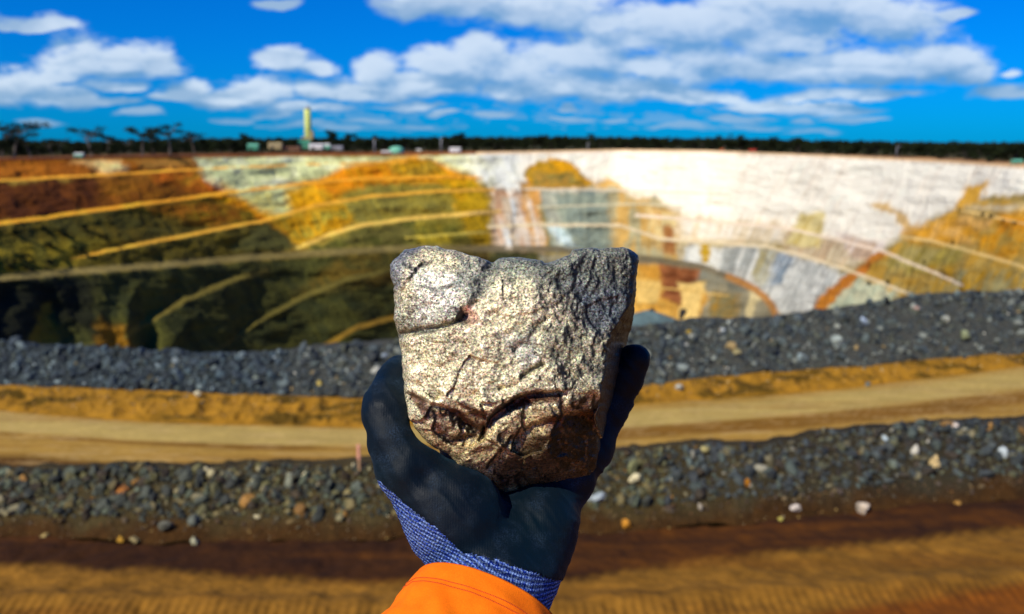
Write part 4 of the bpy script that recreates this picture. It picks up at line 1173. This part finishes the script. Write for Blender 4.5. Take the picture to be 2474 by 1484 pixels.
def relief(cx, cy):
    wx_ = cx+22*fbm(cx/120, cy/120, oct=3, seed=201); wy_ = cy+22*fbm(cx/120, cy/120, oct=3, seed=202)
    H = 300+0*cx
    sm = lambda a, b, k_=25, k=6: -k*np.log(np.exp(np.clip(-a/k, -60, 60))+np.exp(np.clip(-b/k, -60, 60)))
    H = sm(H, 318-0.34*(560-wx_)-.05*(cy-400), 18)
    H = sm(H, 300-.42*(330-wy_)+.05*(wx_-900), 16)
    H = sm(H, 322-.34*(wx_-980)-.06*(700-wy_), 14)
    H = sm(H, 312-.42*(wy_-860)-.02*wx_, 12)
    H = sm(H, 262-1.0*(wy_-1170)-.1*(700-wx_), 12)
    s = (wx_-900)*.60+(wy_-1165)*.80
    # dark lower right facet with a middle shelf
    H = sm(H, 238-1.15*s, 8)
    s2 = (wx_-1180)*.25+(wy_-990)*.97
    H = sm(H, 262-1.0*s2, 10)
    xe = np.interp(cy, [0, 180, 330, 400, 490, 570, 640, 760, 900, 1000, 1100, 1400], [1530, 1520, 1500, 1482, 1430, 1380, 1368, 1360, 1330, 1300, 1286, 1275])
    H = np.minimum(H, 262-7.0*(cx-xe-6*fbm(cx/25, cy/25, oct=3, seed=209)))
    def trough(L, w, dep, one=0):
        nonlocal H
        d_, sg = line_d(wx_, wy_, L)
        if one: d_ = np.where(sg*one > 0, d_, d_*3.5)
        H = H-dep*np.exp(-(d_/w)**2)
    trough([(775, 170), (745, 270), (700, 400)], 40, 28)
    trough([(255, 575), (420, 530), (600, 490), (640, 450)], 17, 34)
    trough([(640, 455), (655, 475)], 34, 52)
    trough([(300, 310), (360, 215), (430, 180)], 16, 18)
    trough([(330, 880), (440, 945), (560, 975), (690, 1060)], 34, 52, 1)
    trough([(725, 1075), (790, 990), (880, 925), (960, 890), (1110, 870)], 40, 66, 1)
    trough([(760, 1245), (860, 1140), (1000, 1045), (1110, 1010)], 30, 38, 1)
    trough([(930, 785), (1010, 740), (1030, 725)], 13, 30)
    trough([(1060, 480), (960, 610), (905, 640)], 22, 16)
    trough([(820, 860), (900, 830)], 16, 20)
    trough([(560, 1120), (690, 1105)], 20, 22, 1)
    # broken facets: tilted cells at three sizes
    for sc, gr, sd_ in ((230, .22, 1), (100, .17, 2), (40, .18, 3)):
        qx, qy = wx_/sc, wy_/sc*1.15
        bi = np.floor(qx); bj = np.floor(qy); best = np.full(cx.shape, 9.0); g = np.zeros(cx.shape)
        for i in (-1, 0, 1):
            for j in (-1, 0, 1):
                ix, iy = bi+i, bj+j; z0 = np.zeros_like(ix)
                jx = ix+hash3(ix, iy, z0, 300+sd_); jy = iy+hash3(ix, iy, z0, 310+sd_)
                dd = (qx-jx)**2+(qy-jy)**2
                ga = (hash3(ix, iy, z0, 320+sd_)-.5)*2*gr; gb = (hash3(ix, iy, z0, 330+sd_)-.5)*2*gr
                val = (ga*(qx-jx)+gb*(qy-jy))*sc
                m = dd < best; best = np.where(m, dd, best); g = np.where(m, val, g)
        low = 0.2+1.15*sstep(780, 960, cy)
        H = H+g*low
    H = H+13*fbm(cx/70, cy/70, oct=5, seed=205, gain=.6)+5.5*fbm(cx/16, cy/16, oct=3, seed=206, ridge=True)
    H = np.where(cx < xe, np.maximum(H, 30-.55*np.maximum(0, cy-1130)-.12*np.maximum(0, cx-900)+20*fbm(cx/60, cy/45, oct=4, seed=219)), H)
    return H
CU = .4534*1/F0                     # one close-up unit as a slope
hh = 0.00072
lo = L3(*c2p(190, 1420), .56); hi = L3(*c2p(1600, 50), .56)
gxs = np.arange(lo[0]-.004, hi[0]+.006, hh); gys = np.arange(lo[1]-.004, hi[1]+.006, hh); gzs = np.arange(-0.115+.0, 0.055, hh)
# frame z = -dep - HAND.z  -> dep = -z+.47
X, Y = np.meshgrid(gxs, gys, indexing='ij')
f = np.empty((len(gxs), len(gys), len(gzs)), np.float32)
# tables in close-up units, looked up per depth slice
tc = np.arange(150, 1640, 3.0); tr_ = np.arange(20, 1480, 3.0)
TX, TY = np.meshgrid(tc, tr_, indexing='ij')
tabH = relief(TX, TY)
ox = TX+9*fbm(TX/34, TY/34, oct=5, seed=220, gain=.6); oy = TY+9*fbm(TX/34, TY/34, oct=5, seed=221, gain=.6)
tabS = poly_sd(ox, oy, OUT)
def bil(tab, cx, cy):
    a = np.clip((cx-tc[0])/3.0, 0, len(tc)-1.001); b = np.clip((cy-tr_[0])/3.0, 0, len(tr_)-1.001)
    i = a.astype(int); j = b.astype(int); a -= i; b -= j
    return (tab[i, j]*(1-a)+tab[i+1, j]*a)*(1-b)+(tab[i, j+1]*(1-a)+tab[i+1, j+1]*a)*b
for kz, z in enumerate(gzs):
    dep = -z-HAND.z
    pxx = X/dep*F0+W0/2; pyy = -Y/dep*F0+H0/2
    cx, cy = p2c(pxx, pyy)
    Hh = bil(tabH, cx, cy)
    S2 = bil(tabS, cx, cy)*CU*.5          # metres inside the outline
    df = .478-Hh*.000115                  # front depth
    # back: rounded, thinner at the bottom
    db = .535-.030*sstep(900, 1400, cy)-.03*sstep(500, 200, cx)+.01*np.sin(cx/170.0)
    edge = 0.005
    sdv = np.maximum(np.maximum((df-dep)*.75, (dep-db)*.9), -S2)
    # round the rim towards the front a little on the left and top
    r_in = np.maximum(0, edge-S2)
    sdv = np.maximum(sdv, (df+(r_in**2)/edge*.9-dep)*.7)
    f[:, :, kz] = sdv
V, Q = surface_nets(f, np.array([gxs[0], gys[0], gzs[0]]), hh); del f
V = smooth_mesh(V, Q, 1)
Nn = vnormals(V, Q)
V = V+Nn*(0.00035*fbm(V[:, 0]/.0035, V[:, 1]/.0035, V[:, 2]/.0035, oct=3, seed=230))[:, None]
dep = -V[:, 2]-HAND.z
cx, cy = p2c(V[:, 0]/dep*F0+W0/2, -V[:, 1]/dep*F0+H0/2)
w1 = cx+45*fbm(cx/110, cy/110, oct=4, seed=240); w2 = cy+45*fbm(cx/110, cy/110, oct=4, seed=241)
rc = np.zeros((len(V), 3)); rc[:] = lin((216, 203, 162))
def rmix(c, m, a=1.0):
    rc[:] = rc*(1-(m*a)[:, None])+lin(c)*(m*a)[:, None]
rmix((232, 226, 204), sstep(-40, 60, poly_sd(w1, w2, [(330, 180), (620, 260), (600, 440), (330, 560)])), .8)
rmix((118, 122, 106), sstep(-60, 60, poly_sd(w1, w2, [(760, 60), (1700, 60), (1700, 620), (1320, 560), (1180, 400), (1050, 290), (820, 280), (740, 330)])), .92)
rmix((78, 92, 110), sstep(-50, 50, poly_sd(w1, w2, [(1120, 270), (1540, 330), (1500, 560), (1300, 620), (1240, 430)])), .5*1)
rmix((80, 92, 110), sstep(-30, 30, poly_sd(w1, w2, [(180, 60), (450, 70), (330, 160), (250, 320), (180, 320)])), .75)
rmix((104, 112, 108), sstep(-45, 45, poly_sd(w1, w2, [(560, 110), (760, 180), (760, 330), (640, 440), (560, 300)])), .7)
rmix((116, 122, 110), sstep(-30, 40, poly_sd(w1, w2, [(180, 330), (420, 400), (620, 420), (620, 500), (420, 560), (180, 620)])), .55)
rmix((176, 170, 134), sstep(-60, 60, poly_sd(w1, w2, [(860, 480), (1400, 560), (1380, 860), (1200, 820), (1000, 700)])), .8)
rmix((140, 150, 150), sstep(-30, 30, poly_sd(w1, w2, [(800, 560), (960, 560), (1030, 740), (930, 760), (880, 640)])), .5)
rmix((176, 150, 98), sstep(-60, 80, poly_sd(w1, w2, [(300, 1000), (700, 1080), (1300, 860), (1400, 1420), (300, 1420)])), .75)
BR = [([(330, 885), (440, 955), (560, 985), (690, 1060), (730, 1070)], 44), ([(725, 1090), (800, 1000), (900, 930), (1110, 885)], 52), ([(880, 930), (1010, 900)], 46),
      ([(600, 910), (740, 1010)], 30), ([(1100, 1040), (1300, 1010)], 60), ([(560, 1120), (700, 1110)], 28)]
for L, w in BR:
    d_, _ = line_d(w1, w2, L); rmix((84, 40, 20), sstep(w, w*.35, d_), .9)
rmix((52, 28, 10), sstep(-20, 70, poly_sd(w1, w2, [(760, 1240), (1000, 1060), (1330, 1010), (1330, 1420), (700, 1420)])), .82)  # brown lower right facet, with its underside shade put into the colour
rmix((236, 170, 150), sstep(46, 16, line_d(cx, cy, [(640, 440), (665, 480)])[0]), .6)
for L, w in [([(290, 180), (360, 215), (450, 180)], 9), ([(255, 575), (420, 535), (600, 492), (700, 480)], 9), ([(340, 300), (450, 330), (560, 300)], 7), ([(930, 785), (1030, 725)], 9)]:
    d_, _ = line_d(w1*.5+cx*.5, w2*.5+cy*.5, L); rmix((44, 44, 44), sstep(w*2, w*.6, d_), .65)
for sd_, a in ((250, .55), (260, .4)):
    vein = np.abs(fbm(cx/90+sd_, cy/60-cx/200, oct=4, seed=sd_)); rmix((66, 70, 72), sstep(.035, .0, vein), a)
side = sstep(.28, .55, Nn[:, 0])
rmix((16, 16, 16), side, .95)  # right-hand face painted near black, its shade put into the colour
rc = np.clip(rc, .006, .8)
def mat_ore():
    m, N, b = mat_new("sulphide_ore")
    at = N.new('ShaderNodeAttribute', attribute_name='Col').outputs['Color']
    p = N.new('ShaderNodeTexCoord').outputs['Object']
    g1 = N.noise(p, 900.0, 3, 0.7); g2 = N.noise(p, 330.0, 4, 0.65); vo = N.noise(p, 1100.0, 2, .6, out='Color')
    g3 = N.noise(p, 90, 5, .65)
    k = N.math('MULTIPLY', N.rng(g1, .36, .64, .25, 1.95), N.rng(g2, .35, .65, .6, 1.4))
    k = N.math('MULTIPLY', k, N.rng(g3, .35, .65, .66, 1.25))
    c = N.vec('SCALE', at, k)
    dk = N.math('ADD', N.noise(p, 760.0, 3, .7), N.math('MULTIPLY', N.math('SUBTRACT', N.noise(p, 75.0, 3, .6), .5), .45))
    c = N.vec('SCALE', c, N.rng(dk, .34, .46, .28, 1.0))
    hue = N.mix(0.6, (1, 1, 1, 1), N.mix(1.0, vo, (2.0, 2.0, 2.0, 1), 'MULTIPLY'))
    c = N.mix(1.0, c, hue, 'MULTIPLY')
    N.put(b.inputs['Base Color'], c)
    N.put(b.inputs['Metallic'], N.rng(g2, .42, .60, 0.0, .6))
    N.put(b.inputs['Roughness'], N.rng(g1, .35, .65, .24, .55))
    h = N.math('ADD', N.math('MULTIPLY', g1, .5), N.math('ADD', N.math('MULTIPLY', g2, 1.0), N.math('MULTIPLY', g3, 2.2)))
    bump(N, b, h, 0.85, 0.0010)
    return m
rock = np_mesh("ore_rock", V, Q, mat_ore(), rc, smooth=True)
rock.matrix_world = Mh
tag(rock, "large glittering grey and cream ore rock with rust patches resting on the gloved palm", "rock")

# ---- hand in a coated glove
def cone_sdf(P, a, b, ra, rb):
    ab = b-a; L2 = ab@ab
    t = np.clip(((P-a)@ab)/L2, 0, 1)
    return np.linalg.norm(P-a-t[..., None]*ab, axis=-1)-(ra+(rb-ra)*t)
def ell_sdf(P, c, r, Rm=None):
    q = P-c
    if Rm is not None: q = q@Rm
    q = q/r; k = np.linalg.norm(q, axis=-1)
    return (k-1)*min(r)*.5+(k-1)*np.mean(r)*.5
def smin(a, b, k):
    h = np.clip(.5+.5*(b-a)/k, 0, 1); return b*(1-h)+a*h-k*h*(1-h)
hg = 0.00125
xs = np.arange(-.115, .115, hg); ys = np.arange(-.20, .02, hg); zs = np.arange(-.135, .085, hg)
G3 = np.stack(np.meshgrid(xs, ys, zs, indexing='ij'), -1).astype(np.float32)
def chain(pts, k=0.006):
    s = None
    for (p0, r0_), (p1, r1_) in zip(pts[:-1], pts[1:]):
        q = cone_sdf(G3, L3(*p0), L3(*p1), r0_, r1_); s = q if s is None else smin(s, q, k)
    return s
WR = (1192, 1412, .470)
# palm pieces
S = chain([((1130, 1570, .425), .031), (WR, .0300), ((1216, 1348, .482), .0270)], .012)
S = smin(S, chain([((1162, 1350, .474), .0235), ((1092, 1245, .468), .0250), ((988, 1136, .464), .0160)], .010), .009)      # ball of thumb
S = smin(S, chain([((1268, 1352, .482), .0205), ((1298, 1276, .491), .0205), ((1334, 1188, .514), .0190)], .012), .012)     # heel on the finger side
S = smin(S, chain([((1190, 1322, .503), .025), ((1160, 1230, .528), .019), ((1130, 1090, .548), .016)], .012), .012)
S = smin(S, chain([((1250, 1306, .506), .023), ((1255, 1222, .532), .018), ((1260, 1080, .552), .016)], .012), .012)
thumb = chain([((985, 1130, .464), .0162), ((952, 1068, .465), .0128), ((934, 1000, .470), .0124), ((938, 975, .476), .0126), ((958, 922, .490), .0108), ((968, 900, .500), .0092)], .003)
S = smin(S, thumb, .005)
# web between thumb and palm
S = smin(S, chain([((1030, 1168, .478), .0100), ((1100, 1220, .500), .0130)], .006), .006)
fingers = [
 [((1130, 1100, .532), .0150), ((1110, 1000, .568), .0118), ((1095, 930, .580), .0108), ((1085, 870, .576), .0090)],
 [((1200, 1085, .542), .0155), ((1190, 970, .585), .0120), ((1185, 890, .596), .0110), ((1180, 825, .590), .0092)],
 [((1290, 1095, .540), .0150), ((1310, 980, .583), .0118), ((1325, 900, .592), .0108), ((1335, 840, .586), .0090)],
 [((1372, 1140, .512), .0165), ((1412, 1085, .520), .0150), ((1462, 990, .528), .0118), ((1478, 965, .529), .0113), ((1510, 912, .526), .0100), ((1534, 868, .521), .0086)],
]
for q, fg in enumerate(fingers):
    S = smin(S, chain(fg, .005), .009)
# the opening between thumb and stone
_d = -G3[..., 2]-HAND.z
_q = poly_sd(G3[..., 0]/_d*F0+W0/2, -G3[..., 1]/_d*F0+H0/2, [(984, 1003), (1014, 1030), (1064, 1080), (1056, 1094), (1030, 1085), (1003, 1060), (988, 1032)])*.00023
S = np.maximum(S, _q).astype(np.float32); del _q, _d
# cloth wrinkles and creases
def crease(L, w, dep_):
    P2 = G3
    global S
    a = [L3(*p) for p in L]
    s = None
    for p, q in zip(a[:-1], a[1:]):
        v = cone_sdf(P2, p, q, 0, 0); s = v if s is None else np.minimum(s, v)
    S = S+dep_*np.exp(-(s/w)**2)
crease([(1075, 1300, .435), (1130, 1250, .438), (1170, 1180, .455)], .006, .0022)
crease([(1010, 1150, .445), (1075, 1160, .462)], .005, .0016)
crease([(915, 1012, .462), (975, 985, .455)], .005, .0010)
V, Q = surface_nets(S, np.array([xs[0], ys[0], zs[0]]), hg); del S
V = smooth_mesh(V, Q, 3)
Nn = vnormals(V, Q)
wr = fbm(V[:, 0]/.022+V[:, 1]/.03, V[:, 1]/.018, V[:, 2]/.03, oct=3, seed=301)
wr2 = fbm((V[:, 0]*.8+V[:, 1]*.6)/.0065, (V[:, 1]*.8-V[:, 0]*.6)/.022, V[:, 2]/.02, oct=3, seed=303, ridge=True)
V = V+Nn*(.0010*wr+.00085*wr2)[:, None]
dep = -V[:, 2]-HAND.z
vpx = V[:, 0]/dep*F0+W0/2; vpy = -V[:, 1]/dep*F0+H0/2
# coated edge: a line round the hand; the back of the hand is knit
edge_y = pl(vpx, [(900, 1150), (925, 1168), (1000, 1232), (1080, 1296), (1110, 1330), (1200, 1352), (1290, 1385), (1345, 1402), (1500, 1420)])
edge_y = edge_y+4*fbm(vpx/14, vpy*0, oct=3, seed=302)
# away from the palm side (facing away from the holder) coating ends
back = (Nn[:, 2] < -0.45) & (vpy > 1000)
knit_v = (vpy > edge_y) | back
fk = knit_v[Q].sum(1) >= 3
ycut = -0.178
inr = V[Q][:, :, 1].min(1) > ycut
Vc = V+Nn*np.where(knit_v, 0.0, .0008)[:, None]
def submesh(V, Q, mask):
    q = Q[mask]; ids_, inv = np.unique(q, return_inverse=True)
    return V[ids_], inv.reshape(q.shape)
def mat_glove():
    m, N, b = mat_new("nitrile_coating")
    p = N.new('ShaderNodeTexCoord').outputs['Object']
    n1 = N.noise(p, 1400, 3, .7); n2 = N.noise(p, 55, 5, .65); n3 = N.noise(p, 16, 4, .6)
    scuff = N.math('MULTIPLY', N.rng(n2, .5, .72), N.rng(n1, .45, .6))
    c = N.mix(N.rng(n3, .35, .65), (.0006, .0040, .0090, 1), (.0006, .0068, .0110, 1))
    c = N.mix(N.math('MULTIPLY', scuff, .35), c, (.045, .085, .15, 1))
    N.put(b.inputs['Base Color'], c)
    N.put(b.inputs['Roughness'], N.rng(n2, .35, .65, .50, .68))
    b.inputs['Specular IOR Level'].default_value = .17
    b.inputs['Sheen Weight'].default_value = .05; b.inputs['Sheen Roughness'].default_value = .5
    b.inputs['Sheen Tint'].default_value = (.2, .5, .8, 1)
    wv = N.new('ShaderNodeTexWave'); wv.inputs['Scale'].default_value = 230; wv.inputs['Distortion'].default_value = 1.2; N.put(wv.inputs['Vector'], p)
    h = N.math('ADD', N.math('MULTIPLY', n1, .6), N.math('MULTIPLY', wv.outputs['Fac'], .10)); h = N.math('ADD', h, N.math('MULTIPLY', n2, .8))
    bump(N, b, h, .55, .0005)
    return m
def mat_knit():
    m, N, b = mat_new("marl_knit")
    p = N.new('ShaderNodeTexCoord').outputs['Object']
    mp = N.new('ShaderNodeMapping'); mp.inputs['Rotation'].default_value = (0, 0, R(24)); N.put(mp.inputs['Vector'], p)
    q = mp.outputs[0]
    wv = N.new('ShaderNodeTexWave', bands_direction='Y'); wv.inputs['Scale'].default_value = 150; wv.inputs['Distortion'].default_value = 1.6; wv.inputs['Detail Scale'].default_value = 60; N.put(wv.inputs['Vector'], q)
    wx_ = N.new('ShaderNodeTexWave', bands_direction='X'); wx_.inputs['Scale'].default_value = 210; wx_.inputs['Distortion'].default_value = 1.0; N.put(wx_.inputs['Vector'], q)
    n1 = N.noise(N.vec('MULTIPLY', q, (1, 2.4, 1)), 620, 2, .6)
    n2 = N.noise(p, 60, 3, .6)
    c = N.mix(N.rng(n1, .44, .56), (.012, .055, .50, 1), (.34, .52, .98, 1))
    rows = N.rng(wv.outputs['Fac'], .1, .6, .28, 1.0)
    c = N.vec('SCALE', c, N.math('MULTIPLY', rows, N.rng(wx_.outputs['Fac'], 0, .5, .6, 1.0)))
    c = N.vec('SCALE', c, N.rng(n2, .3, .7, .8, 1.2))
    N.put(b.inputs['Base Color'], c); b.inputs['Roughness'].default_value = .9
    b.inputs['Specular IOR Level'].default_value = .1
    h = N.math('ADD', wv.outputs['Fac'], N.math('MULTIPLY', wx_.outputs['Fac'], .6))
    bump(N, b, h, 1.0, .0009)
    return m
person = empty("person", (0, 0, 0)); person.matrix_world = Mh
tag(person, "outstretched left arm in orange sleeve and dark work glove, palm up holding the ore rock", "person")
GV, GQ = submesh(Vc, Q, (~fk) & inr)
glove = np_mesh("glove", GV, GQ, mat_glove(), smooth=True, parent=person)
KV, KQ = submesh(Vc, Q, fk & inr)
knit = np_mesh("knit_cuff", KV, KQ, mat_knit(), smooth=True, parent=glove)
# ---- sleeve
def mat_sleeve():
    m, N, b = mat_new("orange_drill")
    p = N.new('ShaderNodeTexCoord').outputs['Object']
    n = N.noise(p, 45, 5, .6); w = N.noise(p, 1500, 2, .6)
    c = N.mix(N.rng(n, .3, .7), (.92, .150, .0010, 1), (1.0, .205, .003, 1))
    c = N.vec('SCALE', c, N.rng(w, .3, .7, .88, 1.08))
    c = N.vec('SCALE', c, N.rng(N.noise(p, 24, 6, .7), .56, .78, 1.0, .62))
    N.put(b.inputs['Base Color'], c); b.inputs['Roughness'].default_value = .8; b.inputs['Specular IOR Level'].default_value = .15
    bump(N, b, N.math('ADD', n, N.math('MULTIPLY', w, .4)), .5, .0008)
    return m
# cuff ring is laid out from its near edge; the tube runs back to the elbow and shoulder
ax = np.array([-0.33, -0.70, 0.63]); ax /= np.linalg.norm(ax)
cc0 = L3(1175, 1458, .449)
side_ = np.cross(ax, np.array([0, 0, 1.0])); side_ /= np.linalg.norm(side_)      # across the arm
up_ = np.cross(side_, ax)
if up_[2] < 0: up_ = -up_
na, nl = 160, 90
th = np.linspace(0, 2*math.pi, na, endpoint=False)
def ring(c, rx, ry, rot=0, wob=0, seed=0, s=0.0):
    q = wob*fbm(np.cos(th)*1.6+s*9, np.sin(th)*1.6, th*0+s*14, oct=3, seed=seed)
    rxx = rx+q; ryy = ry+q
    return c+np.outer(np.cos(th)*rxx, side_)+np.outer(np.sin(th)*ryy, up_)
rows = []
for q in range(nl):
    s = q/(nl-1)
    L = s**1.3*.42
    c = cc0+ax*L
    bend = max(0, L-.20); c = c+np.array([-.12, .05, .30])*bend
    rx = .0395+.012*min(1, L/.06)+.02*s; ry = .036+.008*min(1, L/.06)+.02*s
    rows.append(ring(c, rx, ry, wob=.0009+.0085*min(1, L/.035), seed=401, s=s))
inner = [ring(cc0+ax*.0006, .0375, .0340), ring(cc0+ax*.012, .0365, .0330), ring(cc0+ax*.05, .042, .036)]
SV = np.vstack(inner[::-1]+[rows[0]-ax*.0008]+rows)
nr = len(inner)+1+len(rows)
F = []
for a in range(nr-1):
    for b_ in range(na):
        F.append((a*na+b_, a*na+(b_+1) % na, (a+1)*na+(b_+1) % na, (a+1)*na+b_))
M_sl = mat_sleeve()
sleeve = np_mesh("sleeve", SV, np.array(F), M_sl, smooth=True, parent=person)
# two rows of stitches along the hem
bm = bmesh.new()
for off in (.0095, .0115):
    k = int(np.argmin([abs((q/(nl-1))**1.3*.42-off) for q in range(nl)]))
    s_lo = max(0, k-1)
    ringp = rows[k]
    cen = ringp.mean(0)
    for q in range(0, na):
        for sub in (0.0, .5):
            a = ringp[q]*(1-sub)+ringp[(q+1) % na]*sub; b2 = ringp[q]*(1-sub-.32)+ringp[(q+1) % na]*(sub+.32)
            o_ = (a-cen); o_ /= np.linalg.norm(o_)
            mid = Vector((a+b2)/2+o_*.0002); dr = Vector(b2-a)
            mt = Matrix.Translation(mid)@dr.to_track_quat('X', 'Z').to_matrix().to_4x4()
            r = bmesh.ops.create_cube(bm, size=1.0); bmesh.ops.scale(bm, vec=(dr.length, .0004, .0004), verts=r['verts']); bmesh.ops.transform(bm, matrix=mt, verts=r['verts'])
bm_obj("hem_stitching", bm, flat_mat("orange_thread", (.62, .085, .003), .8, .1, 50), sleeve)
for m in bpy.data.materials: m.use_backface_culling = False
